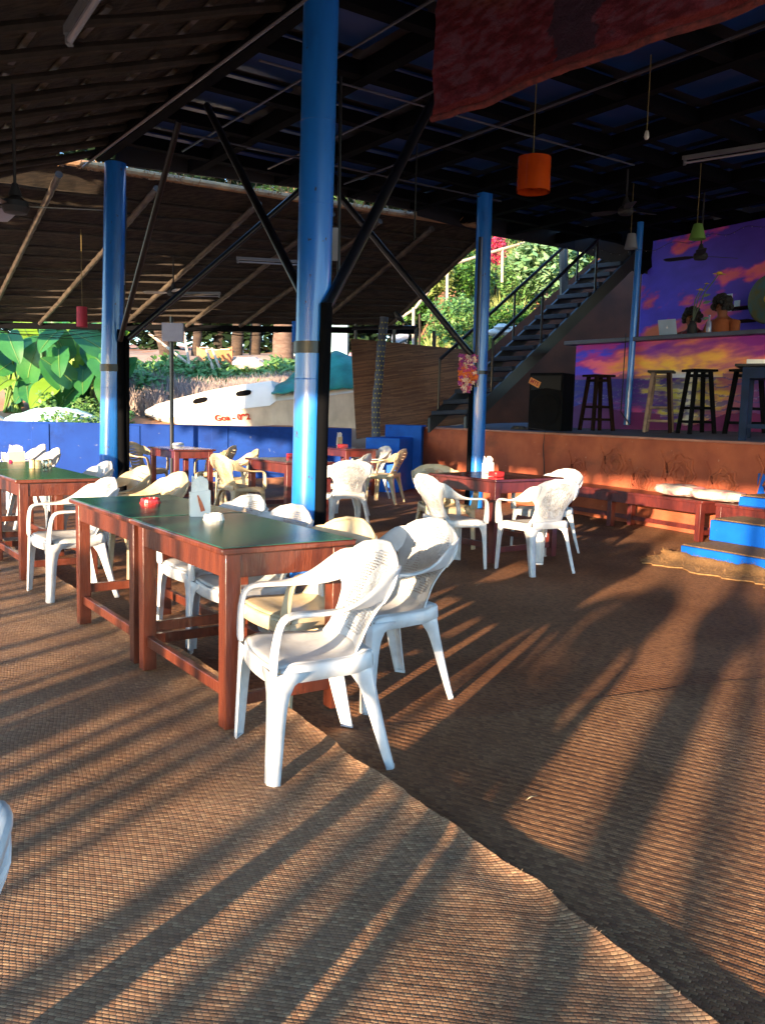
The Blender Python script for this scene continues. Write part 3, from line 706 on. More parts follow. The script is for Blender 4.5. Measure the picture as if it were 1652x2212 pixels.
# black palm trunk post painted with spots
pt = thing('painted_post', 'crooked palm trunk post painted dark with yellow spots', 'post', at(808, 935, 15.2))
b = MB(); pk = [at(812, 945, 15.2), at(811, 880, 15.2), at(818, 820, 15.2), at(822, 760, 15.2), at(830, 685, 15.2)]
pl = []
for i in range(25):
    q = i/24*4; k = min(3, int(q)); pl.append(lerp(pk[k], pk[k+1], q-k))
b.tube(pl, [0.075*(1+.08*math.sin(i*2.1)) for i in range(25)], 14); po = b.build('trunk', mat('painted_trunk', (0.045, 0.06, 0.10), (0.02, 0.028, 0.05), rough=.6, scale=6, bump=.5), pt)
b = MB()
for i in range(1, 24):
    for j in range(3):
        c = pl[i]; th = -math.pi/2+(j-1)*0.8+(i % 2)*.4; b.sphere(c+Vector((math.cos(th)*.074, math.sin(th)*.074, 0)), .014, 6, 4)
b.build('yellow_spot', mat('yellow_paint', (0.34, 0.30, 0.04), rough=.6), pt)
# frame beam with the crow
fr = thing('perching_rail', 'thin black frame of posts and rail above the bamboo screen', 'frame', at(850, 705, 15.9))
b = MB(); b.tube([at(760, 709, 15.9), at(898, 707, 15.9)], .035, 8); b.build('rail', M_black, fr)
for x, yb in ((768, 760), (851, 740), (898, 745)):
    b = MB(); b.tube([at(x, 700 if x < 890 else 707, 15.92), at(x, yb, 15.92)], .03, 8); b.build('post', M_black, fr)
for x in (937,):
    b = MB(); b.tube([at(x, 715, 16.2), at(x, 760, 16.2)], .03, 8); b.build('post', M_black, fr)
# crow
cw = thing('crow', 'small black crow perched on the frame rail', 'bird', at(862, 703, 15.9))
M_crow = mat('crow_feathers', (0.012, 0.012, 0.014), rough=.5)
b = MB(); c0 = at(862, 688, 15.9)
def cr(dx, dz): return c0+Vector((dx, 0, dz))
b.tube([cr(.10, -.07), cr(.05, -.03), cr(.02, .0), cr(-.02, .04), cr(-.05, .08), cr(-.07, .105), cr(-.09, .11)], [.01, .035, .055, .055, .04, .033, .012], 10)
b.tube([cr(-.085, .108), cr(-.13, .10)], [.012, .002], 6); bd = b.build('body', M_crow, cw)
for s_ in (-1, 1):
    b = MB(); b.tube([cr(.0, -.04)+Vector((0, .015*s_, 0)), cr(.0, -.125)+Vector((0, .015*s_, 0))], .006, 5); b.build('leg', M_crow, cw)
b = MB(); b.sweep([(cr(.05, -.02)+Vector((0, 0, 0)), (0, 1, 0), .06), (cr(.15, -.10), (0, 1, 0), .05)], .012); b.build('tail', M_crow, cw)
# staircase
sr = thing('steel_staircase', 'black open steel staircase climbing from the stage to the right', 'staircase', at(985, 905, 15))
NS = 16
L0, L1_ = at(946, 893, 15.2), at(1310, 556, 16.2); R0, R1_ = at(1024, 890, 14.6), at(1376, 548, 15.3)
for k in range(NS):
    q = k/(NS-1); a = lerp(L0, L1_, q); c = lerp(R0, R1_, q); fwd = (L1_-L0); fwd.z = 0; fwd.normalize()
    b = MB(); b.obox(a-Vector((0, 0, .03))-fwd*.13, c-a, fwd*.26, (0, 0, .07)); b.build('tread', mat('worn_tread', (0.014, 0.02, 0.04), (0.008, 0.012, 0.024), rough=.6, spec=.25), sr, bevel=.004)
dn_ = Vector((0, 0, -.1))
for a, c, rr_ in ((L0, L1_, .045), (R0, R1_, .07)):
    ex = (c-a).normalized(); b = MB(); off = Vector((0, 0, -.11))
    o = a-ex*.25+off; sd_ = (R0-L0).normalized()
    b.obox(o-sd_*.0-Vector((0, 0, .06)), (c-a)+ex*.5, sd_*.05, (0, 0, .26)); b.build('stringer', M_black, sr)
H = Vector((0, 0, .92))
for a, c, ks in ((L0, L1_, (0, 6.5, 12.2)), (R0, R1_, (1.5, 6, 11, 15))):
    b = MB(); b.tube([a+H+(c-a)*(ks[0]/15), c+H], .03, 8); b.build('handrail', M_black, sr)
    for k in ks:
        p = lerp(a, c, k/15); b = MB(); b.tube([p, p+H], .022, 8); b.build('baluster', M_black, sr)
b = MB(); b.tube([at(1216, 510, 16.6), at(1218, 645, 16.6)], .085, 8); b.build('support_post', M_black, sr)
# curved rail end at the top
b = MB(); b.tube([at(1372, 567, 15.6), at(1392, 560, 15.6), at(1396, 585, 15.6), at(1385, 610, 15.6)], .02, 8); b.build('rail_end', M_black, sr)

# ------------------------------------------------------------------ bar with painted front
def hsv(r_, g_, b_): return (r_, g_, b_)
def mixc(a, c, t): t = max(0, min(1, t)); return tuple(a[i]*(1-t)+c[i]*t for i in range(3))
VIO = (0.10, 0.04, 0.62); BLU = (0.06, 0.06, 0.85); MAG = (0.50, 0.03, 0.32); PNK = (0.88, 0.14, 0.34); ORG = (0.92, 0.30, 0.06); YEL = (0.90, 0.66, 0.10); WHT = (0.72, 0.76, 0.92); PUR = (0.26, 0.02, 0.28)
def bar_paint(u, v):
    # u 0..1 left-right, v 0..1 up ; horizon at .60
    n1 = fbm(u*5+v*1.2, v*9-u*3, 1.0, 5); n2 = fbm(u*11, v*16, 1.0, 4)
    hz = .585
    if v > hz:
        t = (v-hz)/(1-hz)
        c = mixc(VIO, PUR, u*1.3)
        c = mixc(c, BLU, smooth01((0.30-abs(u-.10))*5)*smooth01(1.3-abs(t-.5)*2))
        cl = smooth01((n1+.28-abs(t-.45)*.5)*2.2); c = mixc(c, MAG, cl*.9)
        c = mixc(c, PNK, smooth01((n1+.15-(t-.25)*1.1)*2.5))
        d = math.hypot((u-.62)*1.15, (t-.0)*.55)
        ray_ = 0.5+0.5*math.sin(math.atan2(t*.55+.02, u-.62)*17+n2*3)
        c = mixc(c, ORG, smooth01(1.45-d*2.3+n1*.5)*(.6+.4*ray_))
        c = mixc(c, YEL, smooth01(1.35-d*2.9+n1*.5)*(.5+.5*ray_))
        c = mixc(c, WHT, smooth01(1.6-d*6.5-t*2.2+n1*.3))
        if t < .1+.05*n2 and abs(u-.62) > .17: c = mixc(c, (0.18, .05, .22), .7)
    else:
        t = v/hz
        c = mixc((0.03, 0.04, .38), (0.12, .03, .26), u*1.2)
        wv = math.sin(t*46+n2*4+math.sin(u*9)*1.2)
        c = mixc(c, PNK, smooth01(.9-t*1.5+n1*.6)*.8)
        d = abs(u-.64)
        c = mixc(c, (0.50, .50, .10), smooth01(1.1-d*5.5*(1.35-.6*t)+n2*.9+n1*.5))
        c = mixc(c, ORG, smooth01(1-abs(u-.82)*5)*.35)
        c = mixc(c, WHT, smooth01(1.0-d*20*(1.4-.6*t)+n2*.8)*.6)
        if wv > .72: c = mixc(c, (0.06, .07, .30), .75)
        elif wv > .5: c = mixc(c, (.4, .4, .7), .35*(.5+n2))
        hill = .30+.12*math.sin(u*7+.6)+.05*math.sin(u*17)+.02*n2
        if u < .5: hill += .06
        if t < hill: c = mixc((0.085, 0.018, 0.16), (0.17, .012, .10), u)
    k = 1+.12*n2
    return tuple(max(0, x*k) for x in c)
def wall_paint(u, v):
    n1 = fbm(u*3+v, v*7-u*2, 1.0, 5); n2 = fbm(u*9, v*14, 1.0, 4)
    c = mixc((0.09, 0.07, .85), (0.07, .03, .42), u*.8+v*.3)
    d = (1-v)*1.1+u*.35
    s_ = smooth01((n1*1.6+d-.74)*2.2)
    c = mixc(c, (.55, .05, .38), s_)
    c = mixc(c, (.78, .14, .22), smooth01((n1*1.5+d-.95)*2.4))
    c = mixc(c, (.72, .20, .08), smooth01((n1+d-1.15)*3)*.9)
    k = 1+.12*n2
    return tuple(max(0, x*k) for x in c)
def painted_panel(name, TL, TR, BR, BL, fn, nu, nv, m, th, parent=None, label=None, cat=None):
    b = MB(); b.sheet(lambda u, v: lerp(lerp(BL, BR, u), lerp(TL, TR, u), v), nu, nv, th)
    cols = []
    for s_ in (0, 1):
        for j in range(nv+1):
            for i in range(nu+1): cols.append(fn(i/nu, j/nv))
    return b.build(name, m, parent, cols=cols, smooth=0)
M_mural = vcol_mat('mural_paint', 0.6)
BLb, BRb = at(1236, 919, 13.8), at(1652, 940, 11.35); bz = 2.46
BLt = at(1241, 742, 13.8); BRt = at(1652, 726, 11.35); zt = (BLt.z+BRt.z)/2
exb = (BRb-BLb); BRb2 = BLb+exb*1.6; BRb2.z = 1.14; BLb.z = 1.16
TLb = Vector((BLb.x, BLb.y, zt)); TRb = Vector((BRb2.x, BRb2.y, zt))
nb_ = Vector((-exb.y, exb.x, 0)).normalized(); nb_ = nb_ if nb_.y > 0 else -nb_
bar = thing('bar_counter', 'bar counter painted with a purple and orange beach sunset', 'bar counter', BLb)
painted_panel('painted_front', TLb, TRb, BRb2, BLb, lambda u, v: bar_paint(u*1.6, v), 300, 120, M_mural, nb_*.12, bar)
b = MB(); o = TLb-exb.normalized()*.15-nb_*.12; b.obox(o, (TRb-TLb), nb_*.62, (0, 0, .06)); b.build('counter_top', mat('dark_counter', (0.05, 0.055, 0.11), (.03, .035, .07), rough=.4), bar, bevel=.006)
# back wall mural
W0t, W0b = at(1378, 585, 15.3), at(1378, 760, 15.3); W1 = at(1652, 600, 13.2); exw = Vector((W1.x-W0b.x, W1.y-W0b.y, 0))
BLw = Vector((W0b.x, W0b.y, 1.2)); BRw = BLw+exw*1.7; hW = 4.32
bw = thing('painted_wall', 'back wall painted with purple sky and pink clouds', 'wall', BLw)
painted_panel('mural', Vector((BLw.x, BLw.y, hW)), Vector((BRw.x, BRw.y, hW)), BRw, BLw, lambda u, v: wall_paint(u*1.7, (v-.4)/.6), 220, 120, M_mural, Vector((.03, .15, 0)), bw)
b = MB(); b.prism([at(1275, 545, 15.7), at(1278, 470, 15.7), at(1395, 430, 15.2), at(1540, 410, 14.6), at(1540, 505, 14.6), at(1480, 528, 14.85), at(1430, 560, 15.05), at(1386, 592, 15.2), at(1330, 572, 15.45)], (.02, .05, 0))
for q_ in range(1): b.build('soffit_panel', M_beam, roof)
# ------------------------------------------------------------------ stage things: speaker, stools, bar table
spk = thing('loudspeaker', 'big black loudspeaker on the stage beside the stairs', 'loudspeaker', at(1180, 930, 12.9))
q0 = at(1139, 926, 12.75); q1 = at(1211, 931, 12.45); e1_ = q1-q0; e1_.z = 0; wS = e1_.length; e1n = e1_.normalized(); en = Vector((-e1n.y, e1n.x, 0))
zb = 1.12; hS = at(1175, 805, 12.6).z-zb
o = Vector((q0.x, q0.y, zb))
b = MB(); b.obox(o, e1n*wS, en*.42, (0, 0, hS)); b.build('cabinet', mat('black_cabinet', (.003, .0035, .005), rough=.8, spec=.1, bump=.3, bscale=80), spk, bevel=.012)
b = MB(); b.prism([o+e1n*(wS*.06)+Vector((0, 0, hS*.95))-en*.004, o+e1n*(wS*.94)+Vector((0, 0, hS*.95))-en*.004, o+e1n*(wS*.94)+Vector((0, 0, hS*.70))-en*.004, o+e1n*(wS*.5)+Vector((0, 0, hS*.74))-en*.004, o+e1n*(wS*.06)+Vector((0, 0, hS*.70))-en*.004], -en*.008)
b.build('horn', mat('horn_black', (.006, .008, .012), rough=.5, spec=.2), spk)
b = MB(); c = o+e1n*(wS*.5)+Vector((0, 0, hS*.37)); b.lathe(c, [(wS*.45, 0), (wS*.45, .02), (wS*.41, .026), (wS*.36, .018), (.02, .0)], 36, axis=-en); b.build('woofer_grille', mat('grille', (.004, .004, .005), rough=.8, spec=.1, bump=.6, bscale=200), spk)
b = MB(); sc_ = o+e1n*(wS*.17)+Vector((0, 0, hS*.83))-en*.016; ta = (e1n*math.cos(-.45)+Vector((0, 0, 1))*math.sin(-.45)); tb = Vector((0, 0, 1))*math.cos(.45)+e1n*math.sin(.45)
b.obox(sc_-ta*.09-tb*.045, ta*.18, tb*.09, -en*.003); stk = b.build('sticker', mat('orange_sticker', (.62, .26, .05), (.5, .16, .04), rough=.5, scale=14), spk)
def text_obj(name, txt, size, mt, parent, o, ex, ey, ext=0.002, shear=0, bold=0.0):
    cu = bpy.data.curves.new(name, 'FONT'); cu.body = txt; cu.size = size; cu.extrude = ext; cu.align_x = 'CENTER'; cu.align_y = 'CENTER'; cu.offset = bold; cu.shear = shear
    tmp = bpy.data.objects.new(name+'_t', cu); col.objects.link(tmp)
    dg = bpy.context.evaluated_depsgraph_get(); me = bpy.data.meshes.new_from_object(tmp.evaluated_get(dg)); bpy.data.objects.remove(tmp)
    ex = Vector(ex).normalized(); ey = Vector(ey); ey = (ey-ex*ey.dot(ex)).normalized(); ez = ex.cross(ey)
    off = ORIG[parent.name]
    mt4 = Matrix((ex, ey, ez)).transposed().to_4x4(); me.transform(Matrix.Translation(Vector(o)-off) @ mt4)
    me.materials.clear(); me.materials.append(mt); me.name = name
    ob = bpy.data.objects.new(name, me); col.objects.link(ob); ob.parent = parent; ORIG[ob.name] = off
    return ob
ORIG[stk.name] = ORIG[spk.name]
text_obj('lettering', 'MTS', .075, mat('dark_red_ink', (.25, .02, .02), rough=.5), stk, sc_-en*.006, ta, tb, .001, bold=.002)
def stool(px, py, d, hgt, label, m, rot=0.0, pale=None):
    c = at(px, py, d); c.z = 1.12+0.02
    t = thing('bar_stool', label, 'bar stool', c, 'bar stools in front of the painted bar')
    b = MB(); q = Matrix.Rotation(rot, 3, 'Z'); b.box(c+Vector((0, 0, hgt-.015)), (.34, .34, .03), q); b.build('seat', M_blackm if pale else m, t, bevel=.005)
    for sx in (-1, 1):
        for sy in (-1, 1):
            b = MB(); tp = c+q @ Vector((sx*.10, sy*.10, 0))+Vector((0, 0, hgt-.03)); bt_ = c+q @ Vector((sx*.17, sy*.17, 0))
            b.sweep([(bt_, q @ Vector((1, 0, 0)), .05), (tp, q @ Vector((1, 0, 0)), .055)], .05); b.build('leg', pale if (pale and (sx, sy) != (1, -1)) else m, t)
    for zz, ax in ((.16, 0), (.16, 1), (.34, 0), (hgt-.08, 1), (hgt-.08, 0)):
        for s_ in (-1, 1):
            r_ = .17-.07*zz/hgt; v0 = Vector((-r_, s_*r_, zz)) if ax == 0 else Vector((s_*r_, -r_, zz)); v1 = Vector((r_, s_*r_, zz)) if ax == 0 else Vector((s_*r_, r_, zz))
            b = MB(); b.sweep([(c+q @ v0, (0, 0, 1), .035), (c+q @ v1, (0, 0, 1), .035)], .018); b.build('rung', pale or m, t)
    return t
M_st1 = mat('brown_stool_wood', (0.02, 0.009, 0.007), (.01, .005, .004), rough=.8, spec=.1); M_pale = mat('pale_worn_wood', (.20, .135, .10), (.09, .06, .05), rough=.8, scale=9, lo=.3, hi=.6)
M_st3 = mat('black_stool_wood', (0.003, 0.003, 0.004), rough=.8, spec=.1)
stool(1287, 922, 12.7, .80, 'dark brown bar stool left of the thin blue pole', M_st1, .35)
stool(1421, 927, 12.0, .84, 'pale peeling bar stool between the blue pole and the black stool', M_st1, -.4, M_pale)
stool(1502, 930, 11.5, .84, 'solid black bar stool in front of the painted yellow glow', M_st3, .12)
stool(1607, 930, 11.2, .84, 'black bar stool half hidden behind the blue bar table', M_st3, .5)
M_bt = mat('slate_blue_paint', (.010, .022, .06), (.006, .014, .036), rough=.7, spec=.15, scale=5)
btb = thing('bar_table', 'tall slate blue bar table at the right edge of the stage', 'table', at(1640, 955, 9.9))
zt_ = at(1590, 792, 10.0).z; c0 = at(1592, 955, 9.95); c0.z = 1.1
exT = Vector((.82, -.45, 0)).normalized(); eyT = Vector((.45, .82, 0)).normalized()
b = MB(); b.obox(Vector((c0.x, c0.y, zt_))-exT*.08-eyT*.05, exT*1.1, eyT*.6, (0, 0, .03)); b.build('tabletop', M_blackm, btb, bevel=.004)
b = MB(); b.obox(Vector((c0.x, c0.y, zt_-.13)), exT*.95, eyT*.5, (0, 0, .127)); b.build('apron', M_bt, btb)
for i in (0, 1):
    for j in (0, 1):
        b = MB(); b.obox(c0+exT*(i*.87)+eyT*(j*.42)-Vector((0, 0, .02)), exT*.08, eyT*.08, (0, 0, zt_-.13-1.08)); b.build('leg', M_bt, btb)
b = MB(); b.obox(c0+Vector((0, 0, .14))+exT*.08+eyT*.03, exT*.8, eyT*.03, (0, 0, .05)); b.build('stretcher', M_bt, btb)
b = MB(); pp = at(1642, 782, 10.1); b.box(Vector((pp.x, pp.y, zt_+.03+.03)), (.3, .22, .06), Matrix.Rotation(-.4, 3, 'Z'))
tag(b.build('paper_box', M_whitebowl, bevel=.004), 'white box lying on the slate blue bar table', 'box')
# cable heap at the stage edge and cable down the stage wall
b = MB(); cpts = []
c = at(1120, 921, 12.6); c.z = 1.12
for i in range(40):
    th = i*.9; cpts.append(c+Vector((.13*math.cos(th)*(1-.01*i), .08*math.sin(th), .008+.0012*i)))
b.tube(cpts, .008, 6)
e_ = at(1127, 931, 12.35); wallp = SA+su*((Vector((e_.x, e_.y, 0))-SA).dot(su))-sn*.03
b.tube([cpts[-1], Vector((wallp.x, wallp.y, 1.13)), Vector((wallp.x, wallp.y, .9))-sn*.02, Vector((wallp.x+.03, wallp.y-.02, .5))-sn*.02, Vector((wallp.x+.05, wallp.y-.03, .05))-sn*.03], .008, 6)
tag(b.build('power_cable', M_blackm, smooth=60), 'black cable heaped by the loudspeaker and hanging down the red wall', 'cable')
# ------------------------------------------------------------------ on and behind the bar
ctz = zt+.06
def onbar(x, t=.3): # point on counter top below pixel column x, t deep (0 front edge)
    lo, hi = 0.0, 1.6
    for _ in range(40):
        m_ = (lo+hi)/2; p = TLb+exb*m_+nb_*t; px_ = CXP+FPX*((p-CAM).dot(_r))/((p-CAM).dot(_f))
        if px_ < x: lo = m_
        else: hi = m_
    return Vector((p.x, p.y, ctz+.001))
def on2(x, y, t=.3): p = onbar(x, t); return at(x, y, p.y)
lp = thing('laptop', 'open silver laptop on the bar counter seen from behind', 'laptop', onbar(1441, .2))
M_alu = mat('silver_aluminium', (.42, .55, .72), rough=.4, metal=.2)
p = onbar(1422, .12); p2 = onbar(1460, .12); exl = (p2-p); Ln = exl.length; exl.normalize(); nl = Vector((-exl.y, exl.x, 0))
b = MB(); b.obox(p+Vector((0, 0, .002)), exl*Ln, nl*-.0+nb_*.22, (0, 0, .014)); b.build('keyboard_base', M_alu, lp, bevel=.003)
b = MB(); b.obox(p+Vector((0, 0, .018)), exl*Ln, -nb_*.06+Vector((0, 0, .22)), nb_*.008); lid = b.build('screen_lid', M_alu, lp, bevel=.003)
b = MB(); cc = p+exl*Ln*.5-nb_*.033+Vector((0, 0, .125)); nn_ = (-nb_+Vector((0, 0, -.27))).normalized()
b.lathe(cc, [(.016, 0), (.016, .003)], 20, axis=nn_); b.lathe(cc+Vector((0, 0, .024)), [(.006, 0), (.006, .003)], 10, axis=nn_)
ORIG[lid.name] = ORIG[lp.name]; b.build('lid_emblem', mat('emblem_white', (.9, .92, .95), rough=.3), lid)
# sunflowers in a dark vase
vs_ = thing('sunflower_vase', 'tall wilting sunflowers in a dark vase beside the laptop', 'flowers', onbar(1492, .3))
b = MB(); c = onbar(1492, .3); b.lathe(c, [(.045, 0), (.07, .06), (.06, .16), (.035, .2), (.045, .22)], 16); b.build('vase', M_blackm, vs_)
M_sf = mat('sunflower_petal', (.55, .36, .03), (.35, .2, .02), rough=.7); M_stem = mat('dull_stem', (.10, .14, .10), rough=.8)
for tip, hd in ((on2(1553, 590, .3), .075), (on2(1512, 625, .3), .05), (on2(1526, 612, .35), .03)):
    b = MB(); md = lerp(c+Vector((0, 0, .2)), tip, .55)+Vector((-.03, 0, .05)); b.tube([c+Vector((0, 0, .2)), md, tip], .008, 6); b.build('stem', M_stem, vs_)
    b = MB(); b.sphere(tip, hd*.55, 10, 6, (1, .8, .6))
    for j in range(14):
        th = 2*math.pi*j/14; d = Vector((math.cos(th), math.sin(th)*.7, -.15+.25*math.sin(th))); b.sweep([(tip+d*hd*.4, (-d.y, d.x, .1), hd*.3), (tip+d*hd*1.2, (-d.y, d.x, .1), hd*.12)], .003)
    b.build('flower_head', M_sf, vs_)
for tt, yy in ((.35, 640), (.5, 655), (.25, 690)):
    b = MB(); q = on2(1512+10*tt, yy, .3)
    b.sweep([(q, (0, 0, 1), .01), (q+Vector((.05, 0, .015)), (0, 0, 1), .05), (q+Vector((.12, 0, .03)), (0, 0, 1), .005)], .003); b.build('leaf', M_stem, vs_)
# bottle
b = MB(); c = onbar(1528+262-1, .15) if False else onbar(1790-200, .1)
bt1 = onbar(1528, .12); bt1 = Vector(bt1)
b.lathe(bt1, [(.034, 0), (.036, .01), (.036, .14), (.03, .17), (.014, .2), (.013, .24), (.016, .242), (.016, .26)], 18)
tag(b.build('water_bottle', mat('clear_plastic', (.35, .36, .55), rough=.1, trans=.5)), 'small clear bottle with a white cap on the bar counter', 'bottle')
# people behind the bar, grown with the skin modifier
def figure(name, label, verts, edges, radii, m, root=0):
    t = thing(name, label, 'person', Vector(verts[root]))
    me = bpy.data.meshes.new('body'); o0 = Vector(verts[root])
    me.from_pydata([Vector(v)-o0 for v in verts], edges, []); me.materials.append(m)
    ob = bpy.data.objects.new('body', me); col.objects.link(ob); ob.parent = t
    sk = ob.modifiers.new('skin', 'SKIN'); sk.use_smooth_shade = True
    for i, r_ in enumerate(radii):
        me.skin_vertices[0].data[i].radius = (r_ if isinstance(r_, tuple) else (r_, r_)); me.skin_vertices[0].data[i].use_root = (i == root)
    ss = ob.modifiers.new('sub', 'SUBSURF'); ss.levels = 2; ss.render_levels = 2
    return t, ob
def bartender(px, head_y, label, shirt, side, hairk, d_t=.85):
    hd = on2(px, head_y, d_t); fl = Vector((hd.x, hd.y, 1.2))
    exn = exb.normalized(); toc = -nb_   # towards the counter
    def W(a, f, z): return fl+exn*a+toc*f+Vector((0, 0, z))
    hz = hd.z-1.2
    sh = hz-.185
    v = [W(0, 0, hz-.78), W(0, .02, hz-.55), W(0, .05, sh), W(0, .07, sh+.09), W(0, .09, hz), W(0, .10, hz+.09),
         W(-.19, .05, sh-.03), W(-.24, .14, sh-.26), W(-.16, .34, sh-.24), W(-.13, .42, sh-.22),
         W(.19, .05, sh-.03), W(.25, .14, sh-.27), W(.17, .34, sh-.26), W(.14, .42, sh-.25),
         W(-.09, 0, hz-.9), W(-.10, .02, hz-1.28 if hz > 1.35 else .45), W(-.10, 0, .06), W(.09, 0, hz-.9), W(.10, .02, hz-1.28 if hz > 1.35 else .45), W(.10, 0, .06)]
    e = [(0, 1), (1, 2), (2, 3), (3, 4), (4, 5), (2, 6), (6, 7), (7, 8), (8, 9), (2, 10), (10, 11), (11, 12), (12, 13), (0, 14), (14, 15), (15, 16), (0, 17), (17, 18), (18, 19)]
    r_ = [(.14, .10), (.13, .10), (.14, .09), .055, .095, .07, .062, .048, .036, .03, .062, .048, .036, .03, .085, .06, .045, .085, .06, .045]
    t, body = figure('person', label, v, e, r_, M_skin)
    ORIG[t.name] = Vector(v[0])
    # hands: palm and five fingers each
    for hp, s_ in ((v[9], -1), (v[13], 1)):
        b = MB(); b.sphere(hp+toc*.03, .04, 10, 6, (1, 1.1, .5))
        for k in range(4):
            a = hp+toc*.055+exn*(-.027+.018*k); ln = (.055, .066, .07, .06)[k]; b.tube([a, a+toc*ln*.6+Vector((0, 0, .006)), a+toc*ln-Vector((0, 0, .02))], [.010, .009, .007], 6)
        a = hp+toc*.02-exn*s_*.035; b.tube([a, a-exn*s_*.02+toc*.03, a-exn*s_*.018+toc*.055-Vector((0, 0, .01))], [.011, .010, .008], 6)
        b.build('hand', M_skin, t)
    # face
    hc = W(0, .10, hz+.02); b = MB(); b.tube([hc+toc*.085+Vector((0, 0, .02)), hc+toc*.115-Vector((0, 0, .02))], [.012, .018], 8); b.build('nose', M_skin, t)
    for s_ in (-1, 1):
        b = MB(); b.sphere(hc+toc*.086+exn*s_*.034+Vector((0, 0, .02)), .009, 8, 5); b.build('eye', M_hair, t)
        b = MB(); b.sphere(hc+exn*s_*.09, .022, 8, 5, (.5, 1, 1.4)); b.build('ear', M_skin, t)
    b = MB(); b.sweep([(hc+toc*.098-exn*.025-Vector((0, 0, .05)), (0, 0, 1), .006), (hc+toc*.104-Vector((0, 0, .05)), (0, 0, 1), .014), (hc+toc*.098+exn*.025-Vector((0, 0, .05)), (0, 0, 1), .006)], .006); b.build('mouth', mat('lips', (.2, .04, .03), rough=.5), t)
    # hair: a mass of curls
    b = MB(); rh = random.Random(int(px))
    for k in range(int(hairk*1.6)):
        th = rh.uniform(0, 2*math.pi); ph = rh.uniform(0, 2.1); d = Vector((math.sin(ph)*math.cos(th), math.sin(ph)*math.sin(th), math.cos(ph)))
        if d.dot(toc) > .72 and d.z < .3: continue
        b.sphere(hc-toc*.01+Vector((0, 0, .035))+d*rh.uniform(.085, .135), rh.uniform(.018, .042), 7, 5)
    b.build('hair', M_hair, t)
    # shirt: a slightly larger shell on torso and upper arms
    b = MB(); b.tube([v[0]-Vector((0, 0, .02)), v[1], lerp(v[1], v[2], .6), v[2]+Vector((0, 0, .02)), v[2]+Vector((0, 0, .06))], [.165, .155, .165, .15, .075], 16)
    for i, j in ((6, 7), (10, 11)): b.tube([lerp(v[2], v[i], .6), v[i], lerp(v[i], v[j], .75)], [.07, .078, .066], 10)
    b.build('shirt', shirt, t, smooth=60)
    b = MB(); b.tube([v[0]+Vector((0, 0, .03)), v[0]-Vector((0, 0, .12))], [.16, .17], 16)
    for i in (14, 17): b.tube([v[i]+Vector((0, 0, .05)), v[i+1], v[i+2]+Vector((0, 0, .06))], [.105, .08, .06], 12)
    b.build('trousers', mat('dark_trousers', (.03, .03, .045), rough=.9), t, smooth=60)
    return t
bartender(1566, 668, 'person with curly black hair in an orange shirt behind the bar', mat('orange_cotton', (.36, .10, .03), (.25, .06, .02), rough=.9, bump=.3), 1, 150)
bartender(1500, 694, 'person in a dark red shirt bending behind the bar beside the flowers', mat('dark_red_cotton', (.20, .03, .03), rough=.9, bump=.3), -1, 110, 1.0)
# shelf with cards on the back wall
def onwall(x, y):
    lo, hi = 0., 1.6
    for _ in range(40):
        m_ = (lo+hi)/2; p = BLw+exw*m_; px_ = CXP+FPX*(p.x/ (p.y))
        if px_ < x: lo = m_
        else: hi = m_
    return at(x, y, p.y-.06)
shf = thing('bar_shelf', 'small wall shelf with blue and white cards behind the bar', 'shelf', onwall(1598, 690))
nw_ = Vector((exw.y, -exw.x, 0)).normalized(); ewn = exw.normalized()
b = MB(); p = onwall(1580, 672); b.obox(p, ewn*.42, nw_*.2, (0, 0, .03)); b.build('board', M_st1, shf)
b = MB(); p = onwall(1580, 700); b.obox(p, ewn*.42, nw_*.2, (0, 0, .03)); b.build('board', M_st1, shf)
M_card = mat('blue_card', (.30, .50, .75), (.55, .62, .8), rough=.6, scale=16); M_flag = mat('yellow_blue_cloth', (.50, .34, .04), (.05, .25, .6), rough=.8, scale=5)
for x, y, w_, h_, m_ in ((1576, 655, .17, .26, M_card), (1597, 660, .10, .14, M_card), (1562, 665, .08, .14, M_sf), (1590, 715, .2, .26, M_flag)):
    b = MB(); p = onwall(x, y); b.obox(p+nw_*.06-ewn*w_/2-Vector((0, 0, h_/2)), ewn*w_, nw_*.01, (0, 0, h_)); b.build('card', m_, shf)
dsc = thing('round_board', 'large round dark teal painted board at the right end of the bar', 'board', onwall(1655, 640))
b = MB(); c = onwall(1652, 652)+nw_*.2+ewn*.22; b.lathe(c, [(.33, 0), (.35, .02), (.33, .04), (.05, .05)], 40, axis=nw_); b.build('disc', mat('teal_mandala', (.03, .12, .15), (.10, .10, .03), rough=.6, scale=7, detail=8), dsc)
b = MB(); b.lathe(c+nw_*.05, [(.06, 0), (.05, .02)], 20, axis=nw_); b.build('hub', M_sf, dsc)

